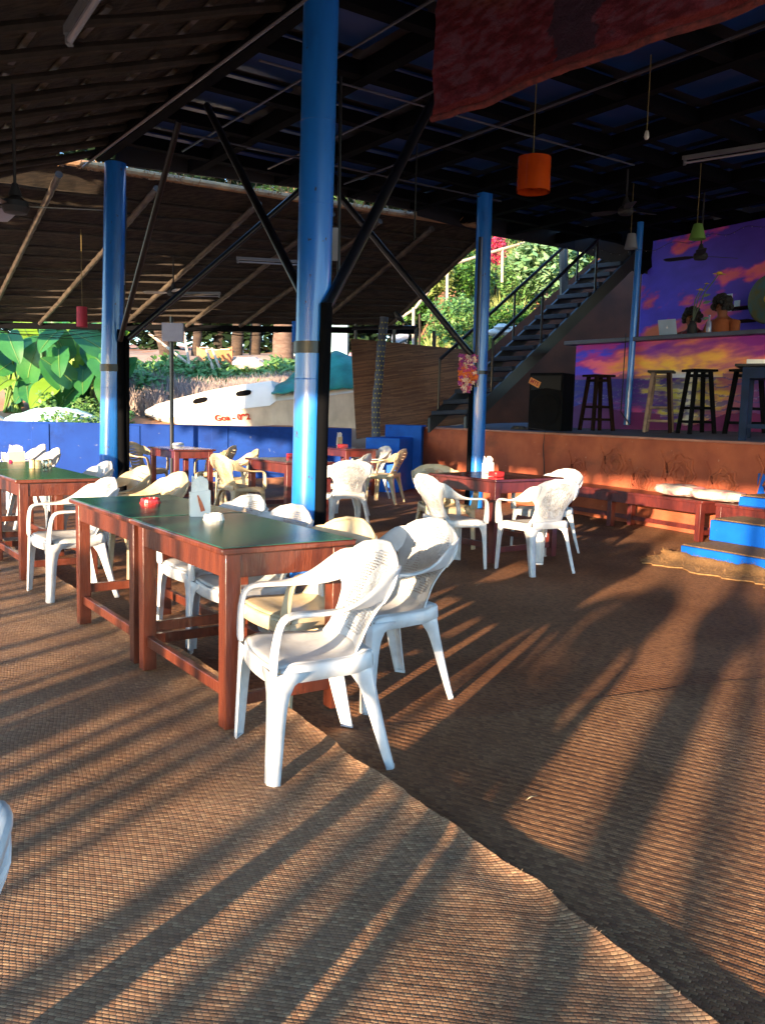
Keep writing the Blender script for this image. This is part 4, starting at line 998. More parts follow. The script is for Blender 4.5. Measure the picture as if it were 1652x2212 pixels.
# ================================================================== TABLES
TA, TB, TH = 0.62, 1.06, 0.76
def make_table(label, top_m, wood, a=TA, b_=TB, green=True, group='wooden dining tables'):
    t = thing('dining_table', label, 'table', (0, 0, 0), group)
    b = MB(); b.box((a/2, b_/2, TH-.013), (a, b_, .026)); tp = b.build('tabletop', wood if green else top_m, t, local=True, bevel=.006)
    if green:
        b = MB(); b.box((a/2, b_/2, TH+.0012), (a-.022, b_-.022, .003)); b.build('laminate', top_m, tp, local=True)
    ins = .03; lw = .066
    b = MB(); z = TH-.026-.05
    for x0, x1, y0, y1 in ((ins+lw, a-ins-lw, ins+.008, ins+.03), (ins+lw, a-ins-lw, b_-ins-.03, b_-ins-.008), (ins+.008, ins+.03, ins+lw, b_-ins-lw), (a-ins-.03, a-ins-.008, ins+lw, b_-ins-lw)):
        b.box(((x0+x1)/2, (y0+y1)/2, z-.0005), (x1-x0, y1-y0, .1))
    b.build('apron', wood, t, local=True, bevel=.003)
    for sx in (0, 1):
        for sy in (0, 1):
            x = ins+lw/2 if sx == 0 else a-ins-lw/2; y = ins+lw/2 if sy == 0 else b_-ins-lw/2
            b = MB(); b.box((x, y, (TH-.0265)/2+.01), (lw, lw, TH-.0265-.02)); b.build('leg', wood, t, local=True, bevel=.004)
    for sx in (0, 1):
        x = ins+lw/2 if sx == 0 else a-ins-lw/2
        b = MB(); b.box((x, b_/2, .165), (.03, b_-2*ins-2*lw+.002, .05)); b.build('stretcher', wood, t, local=True, bevel=.003)
    for sy in (0, 1):
        y = ins+lw/2 if sy == 0 else b_-ins-lw/2
        b = MB(); b.box((a/2, y, .13 if sy == 0 else .23), (a-2*ins-2*lw+.002, .03, .05)); b.build('stretcher', wood, t, local=True, bevel=.003)
    return t
YAW = R(35)
e1t = Vector((math.cos(YAW), math.sin(YAW), 0)); e2t = Vector((-math.sin(YAW), math.cos(YAW), 0))
T1 = make_table('nearest green topped wooden table holding the white napkin holder', M_green, M_wood); P1 = Vector((-.615, 3.31, .008)); T1.location = P1; T1.rotation_euler = (0, 0, YAW)
P2 = P1+e2t*(TB+.012); P2.z = .008
T2 = copy_tree(T1, P2, YAW, 'green topped wooden table holding the red fluted ashtray')
P3 = Vector((-2.64, 6.22, .008)); T3 = copy_tree(T1, P3, YAW, 'green topped table at the left edge holding condiment tins')
T3b = copy_tree(T1, P3+e2t*(TB+.012), YAW, 'green topped table at the left edge behind the condiment tins')
D1 = make_table('small dark table with a white ashtray in front of the blue wall', M_topdark, M_wood_dark, .62, 1.0, False)
P4 = Vector((-2.84, 11.75, 0)); D1.location = P4; D1.rotation_euler = (0, 0, YAW)
P6 = Vector((-1.05, 9.35, 0)); T6 = copy_tree(D1, P6, YAW, 'dark red table with a red ashtray just left of the thickest column')
P7 = Vector((-.59, 13.3, 0)); T7 = copy_tree(D1, P7, YAW, 'dark red table with a napkin holder just right of the thickest column')
T5 = make_table('square dark red table holding a red ashtray among four chairs', M_topdark, M_wood_dark, .88, .9, False)
P5 = Vector((.97, 7.50, 0)); T5.location = P5; T5.rotation_euler = (0, 0, R(37))

# ================================================================== CHAIRS
def make_chair(label, c, kind, group='white and cream plastic armchairs'):
    t = thing('plastic_armchair', label, 'chair', (0, 0, 0), group); t.scale = (1, .86, 1)
    nm = 'white_plastic' if c is M_white else 'cream_plastic'
    mp_, ms, mk = plastic(nm, c, 'plain'), plastic(nm, c, 'seat'), plastic(nm, c, kind)
    # seat with rolled front and skirt
    def PS(u, v):
        U = u*2-1; V = v
        y = lerp(-.20, .245, V); hw = lerp(.19, .232, smooth01(V*1.1)); x = U*hw
        if V > .8: y -= .035*U*U*(V-.8)/.2
        z = .425-.022*(1-U*U)*math.sin(math.pi*min(1, V*1.1))-.012*smooth01((V-.8)/.2)+.018*smooth01((.2-V)/.2)
        return Vector((x, y, z))
    b = MB(); nu, nv = 14, 14; b.grid(PS, nu, nv)
    ring = [PS(i/nu, 1) for i in range(nu+1)]; 
    def skirt(pts, outs):
        vs = []; k = len(pts)
        for p, o in zip(pts, outs): vs += [p, p+o*.010+Vector((0, 0, -.012)), p+o*.014+Vector((0, 0, -.062))]
        b.add(vs, [(3*i+j, 3*i+j+1, 3*(i+1)+j+1, 3*(i+1)+j) for i in range(k-1) for j in range(2)])
    skirt(ring, [Vector((0, 1, 0))]*len(ring))
    for s_ in (0, 1): 
        pts = [PS(s_, j/nv) for j in range(nv+1)]; skirt(pts, [Vector((1 if s_ else -1, 0, 0))]*len(pts))
    skirt([PS(i/nu, 0) for i in range(nu+1)], [Vector((0, -1, 0))]*(nu+1))
    b.build('seat', ms, t, local=True, smooth=50, solid=.005)
    # backrest shell: waist then oval
    ks = [(.415, .185), (.47, .170), (.53, .166), (.58, .184), (.62, .214), (.655, .240), (.69, .246), (.725, .234), (.755, .206), (.78, .155), (.80, .07)]
    def hw_(z):
        for (z0, a0), (z1, a1) in zip(ks, ks[1:]):
            if z <= z1: return lerp(a0, a1, smooth01((z-z0)/(z1-z0))*.5+.5*(z-z0)/(z1-z0))
        return ks[-1][1]
    def PB(u, v):
        z = lerp(.415, .80, 1-(1-v)**1.25); U = 2*u-1; x = U*hw_(z)
        y = -.195-.165*smooth01((z-.42)/.38)**.8 + .065*U*U*(hw_(z)/.246)
        if z < .47: y += .02*(1-(z-.415)/.055)
        return Vector((x, y, z))
    b = MB(); b.grid(PB, 20, 26)
    bk = b.build('backrest', mk, t, local=True, smooth=60, solid=.007)
    rim = [PB(0, v/22) for v in range(10, 23)]+[PB(u/8, 1) for u in range(1, 8)]+[PB(1, v/22) for v in range(22, 9, -1)]
    b = MB(); b.tube(rim, .0085, 8); b.build('rim', mp_, bk, local=True)
    for s_ in (-1, 1):
        stn = [((.195, -.322, .750), (.45, -.1, .85), .014), ((.218, -.300, .728), (.4, -.15, .9), .06), ((.232, -.272, .70), (.25, -.2, .95), .12), ((.250, -.210, .662), (.35, -.15, .9), .11), ((.264, -.125, .630), (.75, 0, .6), .078), ((.272, -.03, .612), (1, 0, .15), .054), ((.276, .06, .610), (1, 0, 0), .05), ((.272, .15, .612), (1, 0, 0), .05),
               ((.267, .20, .604), (1, 0, 0), .052), ((.262, .224, .575), (1, 0, 0), .056), ((.25, .236, .50), (1, 0, 0), .064), ((.238, .240, .44), (1, 0, 0), .075), ((.232, .240, .39), (1, 0, 0), .09)]
        b = MB(); b.sweep([(Vector((p[0]*s_, p[1], p[2])), Vector((wd[0]*s_, wd[1], wd[2])), wi) for p, wd, wi in stn], .02)
        b.build('armrest', mp_, t, local=True, smooth=50, subs=1)
        for fr_ in (1, 0):
            rows = []
            for i in range(13):
                q = i/12; z = lerp(.40, 0.0, q**.9)
                if fr_: cx_, cy_ = lerp(.252, .262, q), lerp(.246, .262, q); wf = .050+.012*(1-q)+.10*math.exp(-(.40-z)/.035); ws_ = .046+.02*(1-q)+.09*math.exp(-(.40-z)/.035); sy = -1; ch = .02
                else: cx_, cy_ = lerp(.200, .240, q), lerp(-.205, -.300, q**1.1); wf = .038+.012*(1-q)+.10*math.exp(-(.40-z)/.03); ws_ = .040+.035*(1-q)+.10*math.exp(-(.40-z)/.035); sy = 1; ch = .012
                rows.append([Vector((s_*(cx_-wf), cy_, z)), Vector((s_*(cx_-ch), cy_, z)), Vector((s_*cx_, cy_+sy*ch, z)), Vector((s_*cx_, cy_+sy*ws_, z))])
            b = MB(); vs = [p for r_ in rows for p in r_]
            b.add(vs, [(4*i+j, 4*i+j+1, 4*(i+1)+j+1, 4*(i+1)+j) for i in range(12) for j in range(3)])
            # foot
            l_ = rows[-1]; f_ = MB; b.prism([l_[0]+Vector((0, 0, .001)), l_[1]+Vector((0, 0, .001)), l_[2]+Vector((0, 0, .001)), l_[3]+Vector((0, 0, .001))], (0, 0, .012))
            b.build('leg', mp_, t, local=True, smooth=40, solid=.006)
    return t
def rz(h): return math.atan2(h[1], h[0])-math.pi/2
white_lace = make_chair('brightly lit white armchair nearest the camera at the table end', M_white, 'lace')
used = {}
protos = {'wl': white_lace}
def place(kind, c, h, label, z=0.0, sc=1.0):
    if kind not in protos:
        spec = {'wd': (M_white, 'dots'), 'cl': (M_cream, 'lace'), 'cs': (M_cream, 'slots'), 'cd': (M_cream, 'dots'), 'ws': (M_white, 'slots')}[kind]
        protos[kind] = make_chair(label, *spec)
    ang = math.atan2(h[1], h[0])-math.pi/2
    if kind not in used:
        used[kind] = 1; o = protos[kind]; o.location = (c[0], c[1], z); o.rotation_euler = (0, 0, ang); o['label'] = label; return o
    return copy_tree(protos[kind], (c[0], c[1], z), ang, label)
F1 = (-.82, -.57)
place('wl', (-.262, 3.185), (-.92, -.39), 'brightly lit white armchair nearest the camera at the table end', .008)
place('wl', (.01, 3.98), (-.86, -.50), 'white lace-backed armchair just behind the nearest one')
def fromback(bx, by, h, k=.29):
    n_ = math.hypot(*h); return (bx+h[0]/n_*k, by+h[1]/n_*k)
place('cd', fromback(-.13, 4.10, F1), F1, 'armchair with a dotted back at the green table beside the thickest column')
place('wl', fromback(-.46, 4.62, F1), F1, 'middle of the three armchairs along the far side of the green tables')
place('wl', fromback(-.76, 5.13, F1), F1, 'farthest of the three armchairs along the far side of the green tables')
place('wl', (-2.14, 5.9), (-.80, -.6), 'white armchair at the near end of the left green table', .008)
place('cd', fromback(-1.60, 6.88, F1), F1, 'cream armchair at the left table, nearest of the row along its far side')
place('cs', fromback(-2.06, 7.50, F1), F1, 'slatted armchair at the left table, middle of the row along its far side')
place('wl', fromback(-2.55, 8.05, F1), F1, 'armchair at the left table, last of the row before the left blue column')
place('wd', fromback(-3.90, 10.4, F1), F1, 'right one of two white chair backs against the blue wall above the tins')
place('wd', fromback(-4.42, 11.3, F1), F1, 'left one of two white chair backs against the blue wall above the tins')
place('wl', fromback(-4.02, 9.2, (.82, .57)), (.82, .57), 'white armchair under the far side of the left green table at the picture edge')
place('wl', (1.31, 7.36), (-.51, .86), 'armchair with an embossed back at the near right side of the square table')
place('wl', (.60, 7.50), (.91, .42), 'white armchair facing right at the near left side of the square table')
place('cl', fromback(.50, 8.85, (.35, -.94)), (.35, -.94), 'beige armchair at the far left side of the square table')
place('wl', fromback(1.84, 8.6, (-.85, -.5)), (-.85, -.5), 'cream white armchair at the far right side of the square table')
# chairs round the dark tables
place('cs', fromback(-2.15, 12.5, (-.95, .1)), (-.95, .1), 'cream armchair right of the small dark table with the white ashtray')
place('cs', fromback(-3.75, 12.9, (.9, -.4)), (.9, -.3), 'cream armchair left of the small dark table with the white ashtray')
place('cs', fromback(-1.66, 11.4, (-.9, -.3)), (-.9, -.3), 'yellowish armchair between the small dark table and the red ashtray table')
place('cl', fromback(-1.55, 10.45, (-.5, -.85)), (.75, .62), 'cream round backed armchair at the left of the red ashtray table')
place('wl', (-.43, 9.55), (-.35, .93), 'armchair with embossed back just right of the thickest column')
place('wd', fromback(-.19, 10.9, (-.93, .25)), (-.93, .25), 'white armchair second to the right of the thickest column')
place('wl', fromback(.03, 13.7, (-.8, -.5)), (-.8, -.4), 'pale armchair at the far side of the table with the napkin holder')
place('cs', fromback(.30, 12.75, (-.93, .3)), (-.93, .3), 'yellow slatted armchair in front of the small blue steps')
# chairs beside the camera: one peeps in at the lower left
place('wl', (-.79, .94), (-.3, -.95), 'white chair cut by the lower left corner of the picture', .01)


# ================================================================== TABLE THINGS
def tloc(P0, yaw, x, y): return Vector(P0)+Matrix.Rotation(yaw, 3, 'Z') @ Vector((x, y, 0))
def ontable(px, py, zt_=TH+.003): return g(px, py, zt_)
def ashtray_round(p, m, label, r=.055):
    b = MB(); b.lathe(p, [(r*1.0, 0), (r*1.05, .004), (r*.86, .036), (r*.74, .038), (r*.7, .012), (.005, .010)], 48, flute=.035, nf=16)
    tag(b.build('ashtray', m, smooth=50), label, 'ashtray', 'ashtrays on the tables')
ashtray_round(ontable(325, 1090), M_red, 'red fluted round ashtray on the second green table')
ashtray_round(ontable(462, 1126), M_whitebowl, 'white round ashtray beside the napkin holder on the nearest table', .05)
ashtray_round(ontable(385, 962), M_whitebowl, 'white round ashtray on the small dark table by the blue wall', .085)
def ashtray_sq(p, label, s_=.075, yaw=.5):
    b = MB(); q = Matrix.Rotation(yaw, 3, 'Z'); h = .045; w_ = s_; t_ = .012
    for a, c, e, f in ((-1, -1, 2, 0), (-1, 1, 2, 0)):
        b.box(p+q @ Vector((0, c*(w_-t_/2), h/2)), (2*w_, t_, h), q)
    for s1 in (-1, 1): b.box(p+q @ Vector((s1*(w_-t_/2), 0, h/2)), (t_, 2*w_-2*t_, h-.002), q)
    b.box(p+Vector((0, 0, .006)), (2*w_-2*t_, 2*w_-2*t_, .012), q)
    tag(b.build('ashtray', M_red, bevel=.004), label, 'ashtray', 'ashtrays on the tables')
ashtray_sq(ontable(1071, 1029), 'bright red square ashtray on the square table', .052, .7)
ashtray_sq(ontable(631, 988, TH), 'red ashtray on the dark table left of the column', .055, .4)
ashtray_sq(ontable(740, 965, TH), 'red ashtray beside the tan napkin holder', .07, .3)
def napkin(p, label, h=.14, w_=.055, yaw=.9, m=None, pat=True):
    t = thing('napkin_holder', label, 'napkin holder', p, 'napkin holders on the tables'); q = Matrix.Rotation(yaw, 3, 'Z')
    b = MB()
    for s_ in (-1, 1): b.prism([p+q @ Vector((-w_, s_*.026, 0)), p+q @ Vector((w_, s_*.026, 0)), p+q @ Vector((w_, s_*.022, h)), p+q @ Vector((-w_, s_*.022, h*.92))], q @ Vector((0, -s_*.004, 0)))
    b.box(p+Vector((0, 0, .004)), (2*w_, .05, .008), q); hd = b.build('holder', m or M_whitebowl, t, bevel=.001); 
    b = MB(); rn = random.Random(int(p.x*100))
    for k in range(5):
        o_ = (-.015+.0075*k)
        def PN(u, v, o_=o_, k=k):
            return p+q @ Vector(((u*2-1)*w_*(.95-.45*v*(k % 2)-.2*v), o_+.01*fbm(u*3, v*3+k, 1.2)*v, .01+v*(h*1.22+.03*math.sin(k*2+u*3))))
        b.sheet(PN, 6, 8, q @ Vector((0, .003, 0)))
    b.build('napkins', M_tissue, t, smooth=60)
    if pat:
        b = MB(); b.sweep([(p+q @ Vector((.012, -.0275, .035)), q @ Vector((1, 0, 0)), .022), (p+q @ Vector((.0, -.0265, .075)), q @ Vector((1, 0, 0)), .018), (p+q @ Vector((-.014, -.0265, .115)), q @ Vector((1, 0, 0)), .006)], .002)
        b.build('printed_motif', mat('orange_motif', (.62, .16, .04), (.4, .05, .02), rough=.5, scale=60), t)
    return t
napkin(ontable(432, 1118), 'white napkin holder with an orange motif on the nearest green table', .14, .05, .35)
napkin(ontable(36, 997), 'overfull napkin holder with a pink tag on the left green table', .10, .075, .6, mat('cream_holder', (.7, .6, .4), rough=.5), False)
napkin(ontable(1053, 1021), 'triangular napkin stack behind the red ashtray on the square table', .10, .055, .6, M_tissue, False)
napkin(ontable(733, 962, TH), 'small tan napkin holder on the dark table right of the column', .15, .045, .6, mat('tan_holder', (.55, .38, .16), (.65, .5, .3), rough=.5, scale=30), False)
b = MB(); pk_ = ontable(24, 1002); b.sphere(pk_+Vector((0, 0, .02)), .02, 8, 6, (1, 1, 1), .5); tag(b.build('pink_tag', mat('pink_plastic', (.7, .05, .18), rough=.4)), 'tiny pink tag beside the overfull napkin holder', 'tag')
for i, (x, y, lab) in enumerate(((71, 1013, 'cream condiment tin, leftmost of the tins on the left green table'), (84, 1014, 'cream condiment tin, second from the left on the left green table'), (99, 1013, 'brass condiment tin, third from the left on the left green table'), (107, 1010, 'dark brass condiment tin, rightmost on the left green table'))):
    b = MB(); p = ontable(x, y); b.lathe(p, [(.024, 0), (.0255, .003), (.0255, .072), (.022, .078), (.006, .08)], 20)
    tag(b.build('condiment_tin', M_steel if i > 1 else mat('cream_tin', (.68, .56, .30), rough=.35)), lab, 'tin', 'condiment tins')

# ================================================================== BENCH + CUSHION
bn = thing('wooden_bench', 'long dark red wooden bench against the stage wall under the cushion', 'bench', (3.47, 9.41, 0), 'long wooden benches')
F0 = Vector((3.44, 9.36, 0)); BH = .45; BL_ = 2.65; BW = .40
def mkbench(t, F0, BL_):
    b = MB(); b.obox(F0+Vector((0, 0, BH-.03))+su*.03-sn*.02, -su*(BL_+.03), sn*(BW+.03), (0, 0, .03)); b.build('seat', M_wood_dark, t, bevel=.004)
    b = MB()
    b.obox(F0+Vector((0, 0, BH-.14))-su*.07, -su*(BL_-.14), sn*.025, (0, 0, .108)); b.obox(F0+Vector((0, 0, BH-.14))+sn*(BW-.03)-su*.07, -su*(BL_-.14), sn*.025, (0, 0, .108))
    b.obox(F0+Vector((0, 0, BH-.14))-su*.01+sn*.07, -su*.025, sn*(BW-.14), (0, 0, .108)); b.build('apron', M_wood_dark, t)
    for q in (0, BL_*.52, BL_-.07):
        for s_ in (0, BW-.07):
            b = MB(); b.obox(F0-su*q+sn*s_+Vector((0, 0, .002)), -su*.07, sn*.07, (0, 0, BH-.034)); b.build('leg', M_wood_dark, t, bevel=.003)
    b = MB(); b.obox(F0+Vector((0, 0, .07))-su*.07+sn*(BW-.05), -su*(BL_-.14), sn*.03, (0, 0, .05)); b.obox(F0+Vector((0, 0, .07))-su*.02+sn*.07, -su*.03, sn*(BW-.14), (0, 0, .05)); b.build('stretcher', M_wood_dark, t)
mkbench(bn, F0, BL_)
bn2 = thing('wooden_bench', 'end of a second wooden bench half hidden by the blue steps', 'bench', F0+su*.3, 'long wooden benches')
mkbench(bn2, F0+su*1.75, 1.55)
# pillow: pink and white quilt folded on the bench
M_quilt = mat('pink_white_quilt', (.52, .44, .40), (.42, .17, .21), rough=.9, scale=7, bump=.8, bscale=14, lo=.42, hi=.55)
cu = thing('folded_quilt', 'soft pink and white quilt folded on the wooden bench', 'quilt', F0-su*.2+Vector((0, 0, BH)))
qa = g(1440, 1066, BH); qb = g(1560, 1069, BH)
b = MB(); ex_ = (qb-qa).normalized()
ex_ = su
for (c, l1, l2, hh, jit) in ((F0-su*.50+sn*.21, .31, .21, .07, .6), (F0+su*.04+sn*.20, .38, .18, .062, .6)):
    c = Vector((c.x, c.y, BH+hh*.95+.006)); vs = []; n_, m_ = 40, 20
    def PQ(u, v, c=c, l1=l1, l2=l2, hh=hh):
        th = 2*math.pi*u; ph = math.pi*v; d = Vector((math.sin(ph)*math.cos(th), math.sin(ph)*math.sin(th), math.cos(ph)))
        k = 1+.13*mnoise.fractal(d*2.2+c, 1, 2, 3)+.05*mnoise.noise(d*9+c)
        p = ex_*(d.x*l1*k)+Vector((-ex_.y, ex_.x, 0))*(d.y*l2*k); z = math.copysign(abs(d.z)**.6, d.z)*hh*k*(1-.45*math.exp(-((d.x**2+d.y**2)/.18)) if d.z > 0 else 1)
        return c+p+Vector((0, 0, max(z, -hh*.95)))
    b.grid(PQ, n_, m_)
b.build('quilt_fold', M_quilt, cu, smooth=80)
# small litter on the mats
b = MB(); p = g(1136, 1728, .02); leafmesh_ = [p, p+Vector((.02, .012, .006)), p+Vector((.045, .03, .002)), p+Vector((.018, .024, .004))]
b.add(leafmesh_, [(0, 1, 2, 3)]); tag(b.build('dry_leaf', mat('dry_leaf', (.5, .42, .25), rough=.8), solid=.001), 'tiny pale dry leaf lying on the right floor mat', 'leaf')
# ================================================================== GARLAND on column C
gl = thing('flower_garland', 'bunch of pink and orange artificial flowers tied to the stage column', 'garland', at(1010, 800, 12.15))
rg = random.Random(8)
for nm, c_ in (('pink_blossoms', (.55, .06, .16)), ('orange_blossoms', (.75, .17, .03)), ('purple_blossoms', (.30, .04, .26)), ('white_blossoms', (.7, .5, .42))):
    b = MB()
    for k in range(60):
        x = rg.uniform(992, 1028); y = rg.uniform(768, 845)
        if nm[0] == 'o': y = rg.uniform(795, 825)
        if y > 830: x = rg.uniform(998, 1015)
        p = at(x, y, 12.15+rg.uniform(-.08, .08))
        for j in range(5):
            th = j*1.257+rg.random(); d = Vector((math.cos(th), -.4+rg.uniform(-.4, .4), math.sin(th))).normalized(); s2_ = Vector((-d.z, rg.uniform(-.5, .5), d.x))
            b.sweep([(p, s2_, .008), (p+d*.02, s2_, .026), (p+d*.036, s2_, .01)], .002)
    b.build('blossoms', mat(nm, c_, rough=.7), gl)
# ================================================================== LAMPS, FANS, TUBES, BANNER, STRING LIGHTS
M_cord = mat('brown_cord', (.12, .09, .03), rough=.8)
def pendant(px_top, topz, x, ytop, ybot, d, r0, r1, label, m, cord_top_y):
    pt_ = at(x, ytop, d); pb = at(x, ybot, d); t = thing('pendant_lamp', label, 'lamp', pb, 'pendant lamps under the roof')
    b = MB(); b.lathe(pb, [(r1, 0), (r0, pt_.z-pb.z), (r0*.96, pt_.z-pb.z), (r1*.96, .002)], 40, cap=False); b.build('lamp_shade', m, t)
    b = MB(); b.lathe(pb+Vector((0, 0, pt_.z-pb.z-.006)), [(r0*.95, 0), (r0*.95, .004)], 24); b.build('lamp_cap', m, t)
    tp_ = Vector((pt_.x, pt_.y, ZC+.02)); b = MB(); b.tube([pt_, tp_], .005, 6); b.build('cord', M_cord, t)
    b = MB(); b.sphere(Vector((pt_.x, pt_.y, pt_.z-.1)), .03, 10, 8); b.build('bulb', mat('frosted_bulb', (.4, .4, .4), rough=.3), t)
pendant(0, 0, 1151, 341, 415, 7.9, .145, .148, 'glossy orange drum lamp shade hanging from the ceiling', M_orange, 200)
pendant(0, 0, 178, 663, 706, 13.2, .075, .078, 'small red drum lamp hanging over the leafy plants', mat('red_fabric_shade', (.42, .03, .05), (.3, .02, .04), rough=.8), 500)
pendant(0, 0, 1505, 484, 517, 10.6, .05, .098, 'green cone lamp shade over the bar', mat('green_shade', (.09, .19, .03), rough=.7), 400)
pendant(0, 0, 1362, 505, 537, 11.6, .05, .085, 'white cone lamp shade behind the thin blue pole', mat('white_shade', (.16, .17, .21), rough=.8), 480)
b = MB(); p = at(1396, 288, 7.6); b.tube([p, Vector((p.x, p.y, ZC))], .005, 6)
bl_ = thing('bare_bulb', 'bare light bulb hanging on a long cord right of the banner', 'light bulb', p); b.build('cord', M_cord, bl_)
b = MB(); b.lathe(p-Vector((0, 0, .03)), [(.012, -.02), (.022, 0), (.018, .03), (.012, .05)], 14); b.build('bulb', _mats['frosted_bulb'], bl_)
b = MB(); pq = g(901, 280, ZC); b.tube([Vector((pq.x, pq.y, ZC)), Vector((pq.x, pq.y, at(896, 518, pq.y).z))], .009, 6); tag(b.build('hanging_rod', M_black), 'thin black rod hanging right of the thickest column', 'rod')
# banner of printed cloth under the ceiling
def banner_paint(u, v):
    n1 = fbm(u*7, v*9, 1.2, 5); n2 = fbm(u*26, v*30, 1.0, 5)
    c = mixc((.30, .045, .05), (.42, .10, .12), .5+n1)
    c = mixc(c, (.46, .28, .09), smooth01((.3-math.hypot((u-.18)*1.2, (v-.85)*.8))*4+n1*.4)*.8)
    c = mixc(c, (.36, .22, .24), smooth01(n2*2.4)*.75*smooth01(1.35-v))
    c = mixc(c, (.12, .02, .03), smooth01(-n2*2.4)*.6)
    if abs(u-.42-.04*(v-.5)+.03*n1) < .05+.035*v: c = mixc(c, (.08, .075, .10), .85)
    if v < .06: c = mixc(c, (.60, .12, .07), .6)  # orange bottom band: sun grazing the hem, put into the colour
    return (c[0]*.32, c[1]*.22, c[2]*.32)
zb_, ztp = 3.30, 4.31
bL = g(934, 258, zb_); bR = g(1590, 22, zb_); bR = bL+(bR-bL)*1.35
eB = (bR-bL).normalized(); nB = Vector((-eB.y, eB.x, 0))
def PBn(u, v):
    p = lerp(bL, bR, u); z = lerp(zb_, ztp, v); sag = -.008*math.sin(u*14)*(1-v)
    return Vector((p.x, p.y, z+sag))+nB*(.035*fbm(u*6, v*2, 1.5)+.02*(1-v)*math.sin(u*9))
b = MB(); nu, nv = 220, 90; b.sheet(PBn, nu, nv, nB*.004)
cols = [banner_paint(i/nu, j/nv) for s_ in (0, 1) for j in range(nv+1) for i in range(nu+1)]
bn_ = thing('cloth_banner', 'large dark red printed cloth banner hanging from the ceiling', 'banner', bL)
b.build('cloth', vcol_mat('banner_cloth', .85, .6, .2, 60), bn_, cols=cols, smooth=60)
b = MB(); b.tube([PBn(i/40, 0) for i in range(41)], .022, 8); b.build('hem', mat('red_hem', (.20, .035, .03), (.09, .018, .02), rough=.85, scale=18, bump=.6), bn_, smooth=60)
# tube lights
def tubelight(a, c, label, r=.016):
    t = thing('tube_light', label, 'tube light', a, 'fluorescent tube lights'); dz = Vector((0, 0, .03))
    b = MB(); b.tube([a, c], r, 10); b.build('tube', mat('unlit_tube', (.20, .21, .25), rough=.25), t)
    b = MB(); ex = (c-a).normalized(); sd2 = ex.cross(Vector((0, 0, 1))).normalized(); b.obox(a+dz-sd2*.022-ex*.02, (c-a)+ex*.04, sd2*.044, (0, 0, .04)); b.build('batten', mat('batten_grey', (.12, .13, .15), rough=.5), t)
    for e_ in (a, c):
        b = MB(); b.box(e_+Vector((0, 0, .01)), (.025, .04, .06)); b.build('end_cap', _mats['batten_grey'], t)
tubelight(g(150, 88, 3.0), g(226, -30, 3.0), 'fluorescent tube overhead in the top left corner', .018)
tubelight(at(514, 565, 13.4), at(655, 573, 13.4), 'fluorescent tube under the thatch left of the thickest column', .014)
tubelight(at(1478, 352, 9.4), at(1700, 318, 8.3), 'fluorescent tube under the ceiling at the right edge', .012)
tubelight(at(385, 640, 14.5), at(474, 640, 14.5), 'fluorescent tube hanging under the far thatch near the white sign', .010)
def fan(c, r, label, ang0, rodlen, m=M_blackm, blade=None, tilt=0.0):
    t = thing('ceiling_fan', label, 'ceiling fan', c, 'ceiling fans')
    b = MB(); b.lathe(c, [(.02, -.06), (.08, -.05), (.10, -.01), (.09, .03), (.03, .07)], 20); b.build('motor', m, t)
    b = MB(); b.lathe(c+Vector((0, 0, .07)), [(.05, 0), (.02, .09)], 14); b.build('canopy', m, t)
    b = MB(); b.tube([c+Vector((0, 0, .1)), c+Vector((0, 0, rodlen))], .012, 8); b.build('down_rod', m, t)
    for k in range(3):
        th = ang0+k*2.094; d = Vector((math.cos(th), math.sin(th), tilt)); w_ = Vector((-math.sin(th), math.cos(th), .18))
        b = MB(); b.sweep([(c+d*.1, w_, .05), (c+d*.2, w_, .12), (c+d*r*.9, w_, .14), (c+d*r, w_, .08)], .005); b.build('blade', blade or m, t)
M_blade = mat('brown_fan_blade', (.10, .07, .065), rough=.4)
fan(g(34, 445, 2.75), .62, 'brown ceiling fan under the near thatch at the left edge', .1, .85, M_blackm, M_blade)
fan(at(375, 632, 14.2), .5, 'ceiling fan under the far thatch over the white sign', .9, .7, M_blackm, mat('pale_blade', (.3, .3, .28), rough=.4))
fan(at(1351, 455, 11.2), .45, 'dark ceiling fan near the thin blue pole', .4, .5)
fan(at(1512, 553, 12.3), .55, 'dark ceiling fan in front of the painted back wall', .2, 1.2)
# string lights along the roof edge
sl = thing('string_lights', 'string of tiny lights looped along the roof edge above the stairs', 'string lights', at(1300, 545, 13.0))
b = MB(); bb = MB(); spts = []
for i in range(60):
    q = i/59; x = lerp(1090, 1652, q); y = 520 + 30*math.sin(min(q, .5)*math.pi)*(1 if q < .5 else 1)-(q-.5)*120*(q > .5); y -= 10*math.sin(q*22)**2
    spts.append(at(x, y, 13.5-2.2*q))
b.tube(spts, .003, 4); b.build('wire', M_blackm, sl)
for p in spts[::2]: bb.sphere(p-Vector((0, 0, .01)), .0045, 6, 4)
bb.build('bulbs', mat('tiny_bulb', (.4, .4, .4), rough=.3), sl)
# white sign on the post
sg = thing('wall_sign', 'white lidded box sign on the black post in front of the plants', 'sign', at(373, 738, 14.9))
p = at(350, 737, 14.9); q = at(396, 738, 14.9); b = MB(); b.obox(p, q-p, (0, .08, 0), (0, 0, .31)); b.build('board', mat('grey_white_board', (.30, .31, .42), rough=.5), sg, bevel=.006)
b = MB(); b.obox(p+Vector((.06, -.004, .05)), Vector(((q-p).x-.2, 0, 0)), (0, .003, 0), (0, 0, .03)); b.build('label_strip', mat('sign_strip', (.3, .31, .4), rough=.5), sg)
